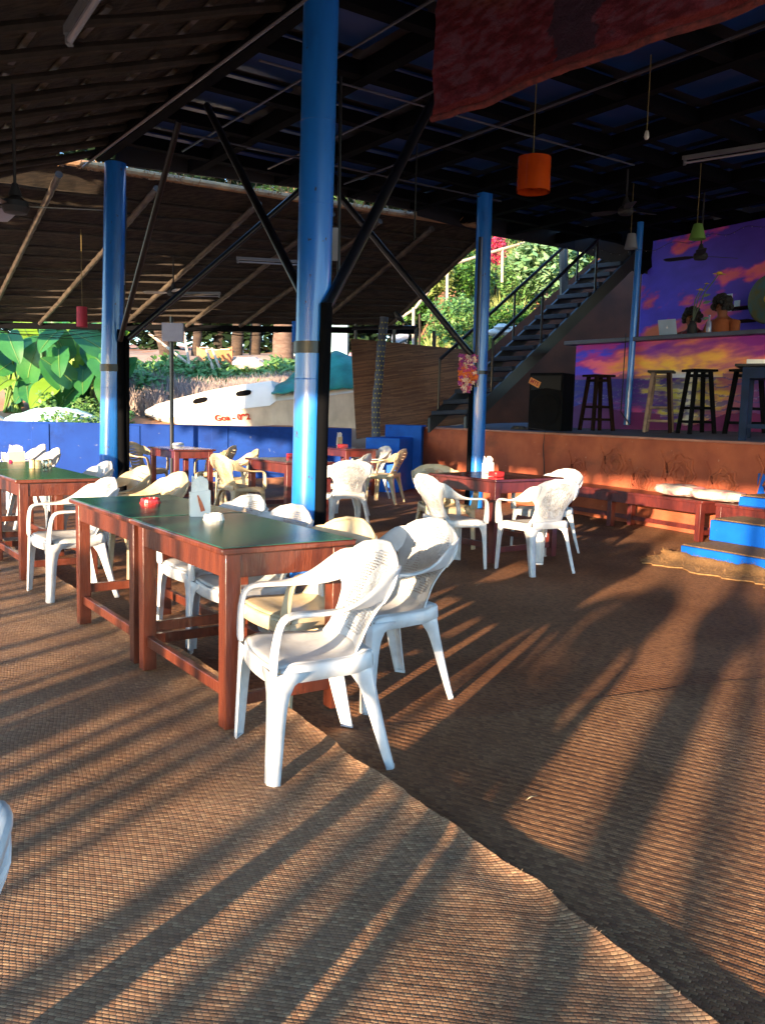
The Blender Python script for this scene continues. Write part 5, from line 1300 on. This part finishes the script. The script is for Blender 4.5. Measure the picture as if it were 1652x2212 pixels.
# wires under the eave
b = MB()
for k in range(5):
    a = at(-60+30*k, 712+3*k, 15.8); c = at(640, 706+2*k, 15.8); b.tube([lerp(a, c, i/16)-Vector((0, 0, .10*math.sin(math.pi*i/16*3)**2*(k % 3+1)*.4)) for i in range(17)], .005, 4)
tag(b.build('electric_wires', M_beam), 'bundle of sagging wires under the far eave', 'wires')

# ================================================================== OUTSIDE: boat
def PXY(x, y, d): return at(x, y, d)
bo = thing('fishing_boat', 'white fishing boat with a green tarpaulin parked behind the blue wall', 'boat', at(600, 930, 18))
# hull lines by stations from the bow (u=0) to the stern: near-side profile
DB = 18.0
stx = [288, 320, 375, 440, 510, 582, 596, 700, 780, 880, 1000]
deck = [886, 872, 858, 843, 831, 821, 849, 841, 832, 824, 815]      # top edge of raised deck
rub = [893, 903, 901, 893, 884, 876, 866, 856, 845, 836, 827]       # lower edge of white band
keel = [897, 909, 919, 928, 936, 941, 945, 948, 948, 945, 940]
half = [.03, .22, .42, .60, .74, .84, .90, .95, .96, .94, .85]
nx_ = len(stx)
ctr = [at(x, 890, DB) for x in stx]
def hullpt(i, kind, side):
    x = stx[i]; y = {'deck': deck, 'rub': rub, 'keel': keel}[kind][i]; p = at(x, y, DB)
    h = half[i]*{'deck': .80, 'rub': 1.0, 'keel': .66}[kind]
    c = Vector((p.x, DB+0.95, p.z)); return Vector((p.x, DB+.95-side*h, p.z))
def sect(i):
    return [hullpt(i, 'deck', 1), hullpt(i, 'rub', 1), hullpt(i, 'keel', 1), hullpt(i, 'keel', -1), hullpt(i, 'rub', -1), hullpt(i, 'deck', -1)]
S = [sect(i) for i in range(nx_)]
b = MB()
for i in range(nx_-1):
    for a, c in ((1, 2), (2, 3), (3, 4)): b.add([S[i][a], S[i+1][a], S[i+1][c], S[i][c]], [(0, 1, 2, 3)])
b.add(S[-1], [(0, 1, 2, 3, 4, 5)]); hull_ob = b.build('hull', M_hull, bo, smooth=60)
b = MB()
for i in range(nx_-1):
    for a, c in ((0, 1), (4, 5)): b.add([S[i][a]+Vector((0, -.02 if a == 0 else .02, 0)), S[i+1][a]+Vector((0, -.02 if a == 0 else .02, 0)), S[i+1][c]+Vector((0, -.02 if a == 0 else .02, 0)), S[i][c]+Vector((0, -.02 if a == 0 else .02, 0))], [(0, 1, 2, 3)])
    b.add([S[i][0]+Vector((0, -.02, 0)), S[i+1][0]+Vector((0, -.02, 0)), S[i+1][5]+Vector((0, .02, 0)), S[i][5]+Vector((0, .02, 0))], [(0, 1, 2, 3)])
b.build('upper_band', M_boat, bo, smooth=60)
def hsurf(x, k0, k1, f):
    i = max(j for j in range(nx_-1) if stx[j] <= x); q = (x-stx[i])/(stx[i+1]-stx[i])
    return lerp(lerp(hullpt(i, k0, 1), hullpt(i+1, k0, 1), q), lerp(hullpt(i, k1, 1), hullpt(i+1, k1, 1), q), f)
for x, y in ((423, 858), (522, 843)):
    b = MB(); c = hsurf(x, 'deck', 'rub', .36)+Vector((0, -.05, 0)); ex = (hsurf(x+8, 'deck', 'rub', .36)-hsurf(x-8, 'deck', 'rub', .36)).normalized(); pts = []
    for j in range(20):
        th = 2*math.pi*j/20; dx_ = math.copysign(abs(math.cos(th))**.5, math.cos(th))*.165; dz_ = math.copysign(abs(math.sin(th))**.8, math.sin(th))*.058; pts.append(c+ex*dx_+Vector((0, 0, dz_)))
    b.prism(pts, (0, .05, 0)); b.build('porthole', mat('porthole_dark', (.003, .003, .004), rough=.9, spec=.05), bo)
tc_ = hsurf(497, 'rub', 'keel', .34); tex = (hsurf(530, 'rub', 'keel', .34)-hsurf(465, 'rub', 'keel', .34)).normalized(); tey = hsurf(497, 'rub', 'keel', 0)-hsurf(497, 'rub', 'keel', 1)
text_obj('boat_lettering', 'Goa - 092', .19, mat('red_boat_letter', (.55, .03, .02), rough=.6), bo, tc_, tex, tey, .003, bold=.005)
from mathutils.bvhtree import BVHTree
_m = hull_ob.data; _bv = BVHTree.FromPolygons([v.co.copy() for v in _m.vertices], [tuple(p.vertices) for p in _m.polygons])
_t = [c for c in bo.children if c.name.startswith('boat_lettering')][0].data
_ym = sum(v.co.y for v in _t.vertices)/len(_t.vertices)
for v in _t.vertices:
    hit = _bv.ray_cast(Vector((v.co.x, v.co.y-3, v.co.z)), Vector((0, 1, 0)))
    if hit[0] is not None: v.co.y = hit[0].y-.045
# tarpaulin tent over the cockpit
pk_ = [at(722, 762, DB+.9), at(640, 790, DB+.9)]
b = MB()
def PTp(u, v):
    # u along the boat 585..900, v across near->far
    x = lerp(586, 900, u); cr_ = math.sin(math.pi*v)
    prof = lerp(848, 762, min(1, u/.42)**.75) if u < .42 else lerp(762, 805, smooth01((u-.42)/.58))
    eave = lerp(851, 826, u)
    y = lerp(eave, prof, cr_**.8); d = DB+.93+(v-.5)*1.95
    p = at(x, y, d); f = .05*math.sin(u*26+v*5)*cr_+.04*fbm(u*6, v*5, 1.6)
    return Vector((p.x, d, p.z+f))
b.sheet(PTp, 60, 26, (0, 0, .02)); b.build('tarpaulin', M_tarp, bo, smooth=60)
# stays under the boat so that it stands: keel blocks
b = MB()
for i in (3, 7): c = hullpt(i, 'keel', 1); gz = terrain(c.x, DB+.95); b.obox(Vector((c.x-.15, DB+.6, gz-.3)), (.3, 0, 0), (0, .7, 0), (0, 0, max(.1, c.z-gz+.3)))
b.build('keel_block', M_log, bo)
# fishing net heap, sand mound at the left
def mound(cx_, cy_, rx, ry, h, name, m, label, cat, nz=.25, sc=2.0, kind=None):
    b = MB()
    def PM(u, v):
        th = 2*math.pi*u; r_ = v; x = cx_+rx*r_*math.cos(th); y = cy_+ry*r_*math.sin(th)
        z = terrain(x, y)-.03+h*(1-r_*r_)**1.3*(1+nz*fbm(x*2, y*2, sc)*2)
        return Vector((x, y, z))
    b.grid(PM, 48, 20); return tag(b.build(name, m, smooth=80), label, cat, kind=kind)
M_net = mat('pale_blue_net', (.30, .62, .62), (.62, .70, .66), rough=.95, scale=4, bump=.9, bscale=30)
mound(-6.5, 17.2, 1.5, .75, .42, 'fishing_net', M_net, 'heap of pale turquoise fishing net behind the wall at the left', 'fishing net', .06)
mound(-9.0, 17.0, 2.0, .9, .72, 'sand_pile', mat('white_sand', (.62, .58, .52), (.5, .46, .42), rough=.95, bump=.5, bscale=9), 'bright heap of pale sand at the left edge', 'sand pile', .05)

# ================================================================== PLANTS
def leafmesh(b, base, d, up, L, W, fold=.25, wave=.04, n=8, heart=True, droop=.25):
    """heart leaf: from base along d, width dir = d x up"""
    d = d.normalized(); s_ = d.cross(up).normalized(); nrm_ = s_.cross(d).normalized(); vs = []; 
    for i in range(n+1):
        t = i/n; wv = W*.5*(math.sin(math.pi*(t**.72))**.75 if t > 0 else 0)+(W*.18*(1-t*4) if t < .25 and heart else 0)
        if i == n: wv = .002
        c = base+d*(L*(t-(.08 if heart else 0)))-nrm_*(droop*L*t*t)
        for k in (-1, -.5, 0, .5, 1):
            back = -.12*L*abs(k)*(1-t)**3 if heart else 0
            vs.append(c+s_*wv*k+nrm_*(fold*abs(k)*wv+wave*L*math.sin(t*14+k)*abs(k))+d*back)
    b.add(vs, [(5*i+j, 5*i+j+1, 5*(i+1)+j+1, 5*(i+1)+j) for i in range(n) for j in range(4)])
def veined(name, c1, c2, rough=.35):
    m = bpy.data.materials.new(name); m.use_nodes = True; n, l = nodes_of(m); b = n['Principled BSDF']; b.inputs['Roughness'].default_value = rough
    tc = n.new('ShaderNodeTexCoord'); nz = n.new('ShaderNodeTexNoise'); nz.inputs['Scale'].default_value = 3; l.new(tc.outputs['Object'], nz.inputs[0])
    oi = n.new('ShaderNodeNewGeometry'); mx = n.new('ShaderNodeMix'); mx.data_type = 'RGBA'; mx.inputs[6].default_value = c1+(1,); mx.inputs[7].default_value = c2+(1,)
    ad = math_node(n, l, 'ADD', math_node(n, l, 'MULTIPLY', oi.outputs['Random Per Island'], .8), math_node(n, l, 'MULTIPLY', math_node(n, l, 'SUBTRACT', nz.outputs[0], .4), .8))
    l.new(ad, mx.inputs[0]); l.new(mx.outputs[2], b.inputs['Base Color'])
    wv = n.new('ShaderNodeTexWave'); wv.inputs['Scale'].default_value = 16; wv.inputs['Distortion'].default_value = 1; l.new(tc.outputs['Object'], wv.inputs[0])
    bp = n.new('ShaderNodeBump'); bp.inputs['Strength'].default_value = .12; bp.inputs['Distance'].default_value = .02; l.new(wv.outputs[0], bp.inputs['Height']); l.new(bp.outputs[0], b.inputs['Normal'])
    tr = n.new('ShaderNodeBsdfTranslucent'); l.new(mx.outputs[2], tr.inputs[0]); ms = n.new('ShaderNodeMixShader'); ms.inputs[0].default_value = .25
    l.new(b.outputs[0], ms.inputs[1]); l.new(tr.outputs[0], ms.inputs[2]); l.new(ms.outputs[0], n['Material Output'].inputs[0])
    return m
M_ear = veined('taro_leaf', (.006, .085, .045), (.05, .20, .035)); M_earY = veined('young_taro_leaf', (.22, .36, .02), (.12, .28, .03))
M_stalk = mat('leaf_stalk', (.12, .22, .05), rough=.5)
rp = random.Random(21)
leafspots = [  # pixel centre, size, tilt towards camera
    [(20, 745, .8), (30, 800, .85), (-20, 770, .9), (15, 838, .7), (50, 770, .8)],
    [(62, 792, .9), (95, 755, .85), (80, 835, .9), (110, 800, .8), (60, 850, .6), (128, 775, .75)],
    [(140, 745, .9), (120, 735, .7), (150, 800, .85), (115, 850, .9), (160, 860, .85), (180, 820, .8)],
    [(172, 742, 1.1), (205, 760, 1.0), (215, 800, .9), (190, 790, .85), (222, 738, .9), (150, 865, .7), (235, 830, .8), (240, 775, .9)]]
labs = ['giant leafed taro plant at the left picture edge', 'giant leafed taro plant second from the left edge', 'giant leafed taro plant left of the red lamp', 'giant leafed taro plant with a yellow green leaf next to the left column']
for k, sp_ in enumerate(leafspots):
    cx_ = sum(a[0] for a in sp_)/len(sp_); c = at(cx_, 880, 19.0); root = Vector((c.x, 19.2, terrain(c.x, 19.2)))
    t = thing('taro_plant', labs[k], 'plant', root, 'giant taro plants behind the wall')
    extra = [(x+rp.uniform(-38, 38), y+rp.uniform(-45, 35), s_*.9) for x, y, s_ in sp_ for _ in (0, 1, 2)]
    for i, (x, y, s_) in enumerate(sp_+extra):
        front = i < len(sp_)
        p = at(x, y-22*s_, (18.2+rp.uniform(-.5, .5)) if front else 19.2+rp.uniform(0, .6)); hang = rp.uniform(-.5, .5)
        b = MB(); d = Vector((hang, -.45+rp.uniform(-.3, .2), rp.uniform(-.9, -.2) if rp.random() < .6 else rp.uniform(.3, .8))); 
        if k == 3 and i == 0: d = Vector((-.12, -.3, -.9))
        if d.z > 0: p = p-Vector((0, 0, .35))
        leafmesh(b, p, d, Vector((rp.uniform(-.2, .2), -.85, .5)), .88*s_, .62*s_, .22, .012, 12)
        b.cm = 1; dd_ = d.normalized(); sd4 = dd_.cross(Vector((0, -.85, .5))).normalized(); nn4 = sd4.cross(dd_).normalized()
        b.tube([p+dd_*(.88*s_*(q_/6-.08))-nn4*(.25*.88*s_*(q_/6)**2)+nn4*.006 for q_ in range(7)], [.012, .011, .010, .008, .007, .005, .003], 5)
        b.build('leaf', [M_earY if (k == 3 and i == 0) or rp.random() < .14 else M_ear, M_stalk], t, smooth=70)
        b = MB(); b.tube([root+Vector((rp.uniform(-.2, .2), 0, 0)), lerp(root, p, .6)+Vector((0, .15, .1)), p], [.03, .022, .014], 6); b.build('stalk', M_stalk, t)
def scatter_leaves(b, centre, rad, n, size, rnd_, flat=.5, shape=None):
    for i in range(n):
        while True:
            v = Vector((rnd_.uniform(-1, 1), rnd_.uniform(-1, 1), rnd_.uniform(-1, 1)))
            if .25 < v.length < 1: break
        k = 1+.3*mnoise.noise(v*2.3+Vector(centre)*.7)
        p = Vector((centre[0]+v.x*rad[0]*k, centre[1]+v.y*rad[1]*k, centre[2]+v.z*rad[2]*k))
        d = Vector((rnd_.uniform(-1, 1), rnd_.uniform(-1, .2), rnd_.uniform(-.6, .6))).normalized(); u_ = Vector((rnd_.uniform(-.5, .5), rnd_.uniform(-.7, 0), 1)).normalized(); s_ = d.cross(u_).normalized(); L = size*rnd_.uniform(.6, 1.3)
        b.add([p-d*L*.5, p+s_*L*.3, p+d*L*.5, p-s_*L*.3], [(0, 1, 2, 3)])
def leafmat(name, c1, c2):
    m = bpy.data.materials.new(name); m.use_nodes = True; n, l = nodes_of(m); b = n['Principled BSDF']; b.inputs['Roughness'].default_value = .55
    oi = n.new('ShaderNodeNewGeometry'); mx = n.new('ShaderNodeMix'); mx.data_type = 'RGBA'; mx.inputs[6].default_value = c1+(1,); mx.inputs[7].default_value = c2+(1,)
    l.new(oi.outputs['Random Per Island'], mx.inputs[0]); l.new(mx.outputs[2], b.inputs['Base Color'])
    tr = n.new('ShaderNodeBsdfTranslucent'); l.new(mx.outputs[2], tr.inputs[0]); ms = n.new('ShaderNodeMixShader'); ms.inputs[0].default_value = .2
    l.new(b.outputs[0], ms.inputs[1]); l.new(tr.outputs[0], ms.inputs[2]); l.new(ms.outputs[0], n['Material Output'].inputs[0]); return m
LM1 = leafmat('bush_leaf', (.03, .12, .022), (.10, .22, .035)); LM2 = leafmat('light_bush_leaf', (.07, .20, .05), (.16, .30, .09)); LM3 = leafmat('shaded_tree_leaf', (.004, .014, .006), (.018, .045, .014)); LM4 = leafmat('dry_stalk', (.16, .12, .12), (.34, .28, .26)); LMp = leafmat('pink_bloom', (.45, .03, .10), (.6, .08, .16)); LMg = leafmat('grass_blade', (.12, .20, .04), (.28, .30, .10))  # LM3: near-black leaf colour stands in for the grove's shade
rb = random.Random(77)
# ground cover (uncountable)
def cover(name, x0, x1, y0, y1, n, size, m, hgt, cond=None, rnd_=rb):
    b = MB()
    for i in range(n):
        x = rnd_.uniform(x0, x1); y = rnd_.uniform(y0, y1)
        if cond and not cond(x, y): continue
        z = terrain(x, y)+rnd_.uniform(0, hgt)*(1+fbm(x, y, .8)); d = Vector((rnd_.uniform(-1, 1), rnd_.uniform(-1, .3), rnd_.uniform(-.3, .8))).normalized(); s_ = d.cross(Vector((rnd_.uniform(-.5, .5), -.6, 1))).normalized(); L = size*rnd_.uniform(.6, 1.4); p = Vector((x, y, z))
        b.add([p-d*L*.5, p+s_*L*.32, p+d*L*.5, p-s_*L*.32], [(0, 1, 2, 3)])
    return tag(b.build(name, m, smooth=0), kind='stuff')
cover('green_ground_cover', -7.2, 0.8, 20.6, 23.6, 13000, .15, LM2, .40, lambda x, y: fbm(x, y, .45)+.55*(y > 21.4) > -.1)
cover('low_green_weeds', -7.0, -5.25, 16.4, 18.4, 3800, .09, LM2, .38, lambda x, y: x > -6.3 or fbm(x, y, 1) > .1)
def grass(name, x0, x1, y0, y1, n, h, m, cond=None):
    b = MB()
    for i in range(n):
        x = rb.uniform(x0, x1); y = rb.uniform(y0, y1)
        if cond and not cond(x, y): continue
        p = Vector((x, y, terrain(x, y)-.02)); hh = h*rb.uniform(.5, 1.3); l_ = Vector((rb.uniform(-.4, .4), rb.uniform(-.3, .3), 1)).normalized(); s_ = Vector((.008+.006*rb.random(), 0, 0))
        q = p+l_*hh*.6; r_ = p+l_*hh+Vector((l_.x*.3*hh, 0, -.05*hh)); b.add([p-s_, p+s_, q+s_*.8, q-s_*.8, r_], [(0, 1, 2, 3), (3, 2, 4)])
    return tag(b.build(name, m, smooth=0), kind='stuff')
grass('dry_purple_grass', -6.3, -1.0, 19.0, 21.3, 15000, .55, LM4, lambda x, y: fbm(x, y, .7) > -.25)
grass('hillside_grass', 1.2, 9, 19, 26, 9000, .75, LMg, lambda x, y: fbm(x+5, y, .5) > -.05)
cover('hillside_ground_cover', .5, 10, 18.6, 30, 14000, .17, LM1, .35, lambda x, y: fbm(x*1.1, y, .5)+.35*smooth01((y-19.5)/2) > .02)
# bushes on the hillside
def bush(px, py, d, rx, rz_, label, m, n=1500, size=.14):
    c = at(px, py, d); gz = terrain(c.x, d)
    t = thing('hillside_bush', label, 'bush', (c.x, d, gz), 'bushes on the hillside')
    b = MB(); b.tube([Vector((c.x, d, gz-.1)), Vector((c.x+.05, d, lerp(gz, c.z, .5))), Vector((c.x, d, c.z))], [.05, .035, .02], 6); b.build('stem', M_log, t)
    b = MB(); scatter_leaves(b, (c.x, d, c.z), (rx, rx*.8, rz_), n, size, rb); b.build('foliage', m, t, smooth=0)
bush(985, 690, 20.5, .75, .55, 'round bright green bush above the bamboo screen', LM2, 2400, .11)
bush(905, 640, 24, .6, .45, 'small green bush left above the wooden rail', LM1, 1500)
bush(960, 560, 26, 1.1, .9, 'dark green bush behind the rail near the top', LM1, 2600, .16)
bush(1085, 545, 27, .9, .8, 'green bush behind the pink blossoms', LM1, 2000, .16)
bush(1130, 600, 22.5, .7, .7, 'light leafy shrub right of the stage column', LM2, 2000, .13)
bush(1180, 560, 22, .9, .8, 'broad pale leaved shrub in front of the stairs', leafmat('pale_shrub', (.10, .24, .10), (.26, .40, .22)), 1500, .24)
bush(1250, 545, 23, .8, .7, 'leafy shrub behind the upper stairs', LM2, 1800, .18)
bush(1070, 540, 23.5, .32, .4, 'pink flowering shrub beside the stage column', LMp, 900, .10)
bush(1100, 690, 20.0, .6, .35, 'low green shrub just behind the stair rail', LM1, 1300, .12)
bush(870, 660, 25, .7, .5, 'green bush behind the crow', LM2, 1500, .14)
bush(940, 600, 22.5, .5, .45, 'fern like bush below the wooden rail', LMg, 1200, .16)
bush(1010, 600, 23.0, .75, .6, 'deep green bush just left of the stage column', LM1, 2200, .13)
# wooden rail fence on the hillside
rf_ = thing('rail_fence', 'pale wooden rail fence climbing the hillside', 'fence', at(966, 640, 21))
rails = [at(895, 668, 20.5), at(965, 575, 21.2), at(1060, 545, 22.0), at(1085, 538, 22.2), at(1150, 520, 22.8), at(1215, 498, 23.5)]
M_pf = mat('pale_fence_wood', (.50, .40, .30), (.34, .26, .2), rough=.8, scale=6)
b = MB(); b.tube(rails, .035, 8); b.build('rail', M_pf, rf_)
b = MB(); b.tube([at(835, 705, 20.2), at(895, 668, 20.5)], .03, 8); b.build('rail', M_pf, rf_)
for x, y0, y1, d in ((966, 575, 642, 21.2), (1085, 538, 595, 22.2), (893, 668, 745, 20.4)):
    b = MB(); b.tube([at(x, y0-3, d), at(x-1, y1+15, d)], .035, 8); b.build('post', M_pf, rf_)
# terrace stones
b = MB()
for i in range(7): b.sphere(at(1070+i*15, 712+rb.uniform(-6, 8), 18.8), .12, 9, 6, (1.5, 1, .7), .4)
tag(b.build('stone_edge', mat('white_stone', (.5, .52, .5), (.35, .36, .34), rough=.9, bump=.5), smooth=60), 'row of whitish stones edging the path behind the stairs', 'stones')
# palm trunks, trees and grove behind, its shade put into the leaf colour
def palm(px, y0, y1, d, r_, label, lean=0, crown=True, m=M_trunk):
    base = at(px, y1, d); gz = terrain(base.x, d); base = Vector((base.x, d, gz-.1))
    tp_ = Vector((base.x+lean, d, gz+4.3+rb.random()))
    t = thing('palm_tree', label, 'tree', base, 'palm trees behind the boat')
    b = MB(); pts = [lerp(base, tp_, i/20)+Vector((.15*lean*math.sin(math.pi*i/20), 0, 0)) for i in range(21)]
    b.tube(pts, [r_*(1+.06*(i % 2))*(1.15-.35*i/20) for i in range(21)], 12); b.build('trunk', m, t)
    b = MB()
    for k in range(14):
        th = k*2*math.pi/14+rb.random()*.3; dr = Vector((math.cos(th), math.sin(th), 0)); L = 2.6
        prev = tp_
        for j in range(1, 13):
            q = j/12; p = tp_+dr*L*q+Vector((0, 0, .7*q-1.9*q*q+rb.uniform(-.02, .02))); sd3 = Vector((-dr.y, dr.x, 0))
            for s_ in (-1, 1):
                ln = .55*math.sin(math.pi*(q*.9+.08)); e_ = p+sd3*s_*ln+Vector((0, 0, -.25*ln))+dr*.15; b.add([p, p+dr*.07, e_], [(0, 1, 2)])
            b.add([prev-Vector((0, 0, .015)), prev+Vector((0, 0, .015)), p], [(0, 1, 2)]); prev = p
    b.build('crown', LM1, t, smooth=0)
palm(364, 700, 800, 25, .16, 'leaning palm trunk just right of the left blue column', -.9)
palm(510, 700, 790, 27, .16, 'palm trunk behind the orange skiff, left of two', .2)
palm(550, 700, 790, 27.5, .15, 'palm trunk behind the orange skiff, right of two', .1)
palm(610, 700, 790, 24.5, .26, 'thick pale palm trunk left of the thickest column', .1, m=mat('pale_palm_trunk', (.16, .105, .08), (.09, .055, .04), rough=.95, scale=3, bump=.9, bscale=8, stretch=(1, 1, 4)))
palm(422, 700, 790, 26, .12, 'thin palm trunk behind the white sign', .3)
for i, (px, d, w_, lab) in enumerate(((-60, 33, 4.2, 'at the left picture edge'), (130, 34, 4.0, 'above the taro plants'), (330, 35, 4.0, 'right of the left column'), (470, 34, 3.4, 'behind the orange skiff'), (620, 35, 4.2, 'behind the thick palm trunk'), (760, 33, 3.2, 'above the tarpaulin'), (900, 36, 3.5, 'above the crow'), (1050, 37, 4.5, 'above the stage column'), (1230, 36, 4.5, 'above the stairs'))):
    c = at(px, 700, d); gz = terrain(c.x, d)
    t = thing('broadleaf_tree', 'broad tree in the far grove, shade put into its leaf colour, '+lab, 'tree', (c.x, d, gz), 'shade-coloured trees of the far grove')
    b = MB(); b.tube([Vector((c.x, d, gz-.2)), Vector((c.x+.2, d, gz+2)), Vector((c.x, d, gz+4))], [.25, .18, .08], 8)
    for k in range(5): th = k*1.3; b.tube([Vector((c.x+.1, d, gz+1.5+.3*k)), Vector((c.x+1.4*math.cos(th), d+1.2*math.sin(th), gz+3+.4*k))], [.08, .03], 6)
    b.build('trunk', M_log, t)
    b = MB(); scatter_leaves(b, (c.x, d, gz+4.4), (w_*.66, 1.8, 4.9), 6500, .50, rb)
    b.build('crown', LM3, t, smooth=0)
# orange skiff and clutter
sk = thing('orange_skiff', 'weathered orange skiff standing among the palm trunks', 'boat', at(455, 790, 23.5))
M_sk = mat('faded_orange_paint', (.58, .17, .06), (.34, .17, .10), rough=.8, scale=2.2, bump=.3, detail=8)
b = MB(); A_ = at(425, 793, 23.6); B_ = at(502, 793, 23.2); hgt = .42
def PSk(u, v):
    p = lerp(A_, B_, u); return Vector((p.x, p.y-.25*math.sin(math.pi*u)*v, p.z+v*(hgt+.12*(abs(u-.5)*2)**2)))
b.sheet(PSk, 24, 6, (0, .03, 0)); b.sheet(lambda u, v: PSk(u, v)+Vector((0, .8*math.sin(math.pi*u)**.5, 0)), 24, 6, (0, .03, 0)); b.build('hull', M_sk, sk)
b = MB(); 
for s_ in range(4): b.obox(lerp(PSk(.1+.2*s_, 1), PSk(.1+.2*s_, 1), 0)+Vector((0, 0, 0)), (.25, 0, 0), (0, .8, 0), (0, 0, .03))
b.build('plank', M_pf, sk)
ld = thing('bamboo_ladder', 'thin pale poles leaning on the skiff behind the left column', 'poles', at(410, 790, 22.5))
for (xa, ya, xb, yb) in ((322, 720, 420, 795), (396, 712, 412, 800), (446, 755, 462, 800), (458, 752, 476, 798)):
    b = MB(); b.tube([at(xa, ya, 22.6), at(xb, yb, 22.4)], .035, 6); b.build('pole', M_pf, ld)
M_sandp = mat('pinkish_sand', (.34, .25, .20), (.25, .17, .13), rough=.95, scale=2, bump=.7, bscale=12)
b = MB(); b.grid(lambda u, v: (lambda x, y: Vector((x, y, terrain(x, y)+.02)))(lerp(-9, 1.2, u), lerp(23.4, 32, v)), 40, 30)
tag(b.build('sandy_path', M_sandp, smooth=80), kind='structure')
b = MB(); c = at(1, 1, 20); cc_ = at(541, 786, 22.6); b.sphere(Vector((cc_.x, 22.6, cc_.z)), .28, 14, 9, (1.5, 1, .6), .4); tag(b.build('boulder', mat('pale_boulder', (.5, .45, .42), (.35, .3, .28), rough=.9, bump=.6)), 'pale boulder on the sand right of the orange skiff', 'boulder')
b = MB(); p = at(735, 820, 22.5); q = at(680, 735, 24.0)
bx = thing('blue_shed', 'pale turquoise shed just left of the thickest column beyond the trees', 'shed', at(642, 780, 26))
p = at(632, 785, 26.0); b = MB(); b.obox((p.x, 26, p.z-.4), (1.6, 0, 0), (0, 1.2, 0), (0, 0, 2.0)); b.build('wall', mat('turquoise_board', (.30, .50, .55), rough=.7), bx)
b = MB(); b.obox((p.x-.1, 25.9, p.z+1.6), (1.8, 0, 0), (0, 1.4, 0), (0, 0, .1)); b.build('roof', M_blackm, bx)
b = MB(); c = at(742, 790, 21.5); 
tag(mound(c.x, 22.0, 1.3, .7, .7, 'pink_sheet', mat('pink_sheet', (.5, .3, .3), (.38, .2, .22), rough=.9, bump=.6, bscale=6), 'faded pink sheet heaped behind the tarpaulin', 'sheet', .3), 'faded pink sheet heaped behind the tarpaulin', 'sheet')
sc = thing('parked_scooter', 'small parked scooter seen over the bamboo screen', 'scooter', at(860, 745, 20.5))
for x in (845, 880):
    b = MB(); c = at(x, 737, 20.5); ring = [c+Vector((math.cos(t_*.4)*.2, 0, math.sin(t_*.4)*.2)) for t_ in range(17)]; b.tube(ring, .04, 6, caps=False); b.build('wheel', M_blackm, sc)
b = MB(); b.tube([at(846, 730, 20.5), at(860, 733, 20.5), at(872, 726, 20.5), at(882, 728, 20.5)], [.08, .12, .13, .06], 8); b.build('body', mat('scooter_grey', (.3, .33, .4), rough=.4), sc)
b = MB(); b.tube([at(846, 732, 20.5), at(850, 712, 20.5)], .02, 6); b.build('handlebar', M_black, sc)

# ================================================================== UNSEEN SEAWARD SIDE (fence and globes added to cast shade; eave posts)
rs_ = random.Random(4)
fn = thing('stripe_fence', 'unseen fence of uneven poles added to cast the striped shade', 'fence', CG(-3, -OUT-.6))  # out of view, added so its poles throw stripes on the mats
def fence_pt(a): return BO + A1*a - A2*(OUT+1.7)
M_pole = M_bamboo
a = -9.5
while a < 3.0:
    p = fence_pt(a); p.z = -.02
    h = rs_.choice((.7, 1.0, 1.3, 1.7, 2.3, 2.8))*rs_.uniform(.85, 1.15); r_ = rs_.uniform(.018, .065)
    b = MB(); b.tube([p, p+Vector((rs_.uniform(-.12, .12), rs_.uniform(-.12, .12), h))], [r_, r_*.8], 8); b.build('pole', M_pole, fn)
    a += rs_.uniform(.09, .27)
for z in (.45, .95):
    b = MB(); b.tube([fence_pt(-9.6)+Vector((0, 0, z-ZC)), fence_pt(3.1)+Vector((0, 0, z-ZC+.08))], .02, 8); b.build('rail', M_pole, fn)
M_caster = mat('caster_globe', (.30, .2, .1), rough=.8, bump=.6)  # two unseen globes on poles, added to throw rounded shadows on the mat
for k, (x_, y_, rr_) in enumerate(((-1.38, -1.72, .19), (-1.80, -1.36, .2))):
    tl = thing('shadow_globe', 'unseen globe on a pole, added to cast a rounded shadow, '+('right one' if k == 0 else 'left one'), 'lamp', (x_, y_, 0), 'added shadow globes')
    b = MB(); b.tube([(x_, y_, 0), (x_, y_, .55), (x_, y_, 1.0)], [.03, .05, .11], 12); b.build('pole', M_bamboo, tl)
    b = MB(); b.sphere((x_, y_, 1.13), rr_, 24, 16, (1, 1, .85)); b.build('globe', M_caster, tl, smooth=60)
    b = MB(); b.lathe((x_, y_, 0), [(.14, 0), (.12, .03), (.03, .04)], 20); b.build('foot', M_bamboo, tl)
for k, a in enumerate((-7.5, -4.2, -.9, 2.4, 5.2)):
    p = BO+A1*a-A2*(OUT-.15); b = MB(); b.tube([Vector((p.x, p.y, -.02)), Vector((p.x, p.y, NT(a, OUT-.15).z+.02))], .07, 12); b.build('eave_post', M_log, t1)
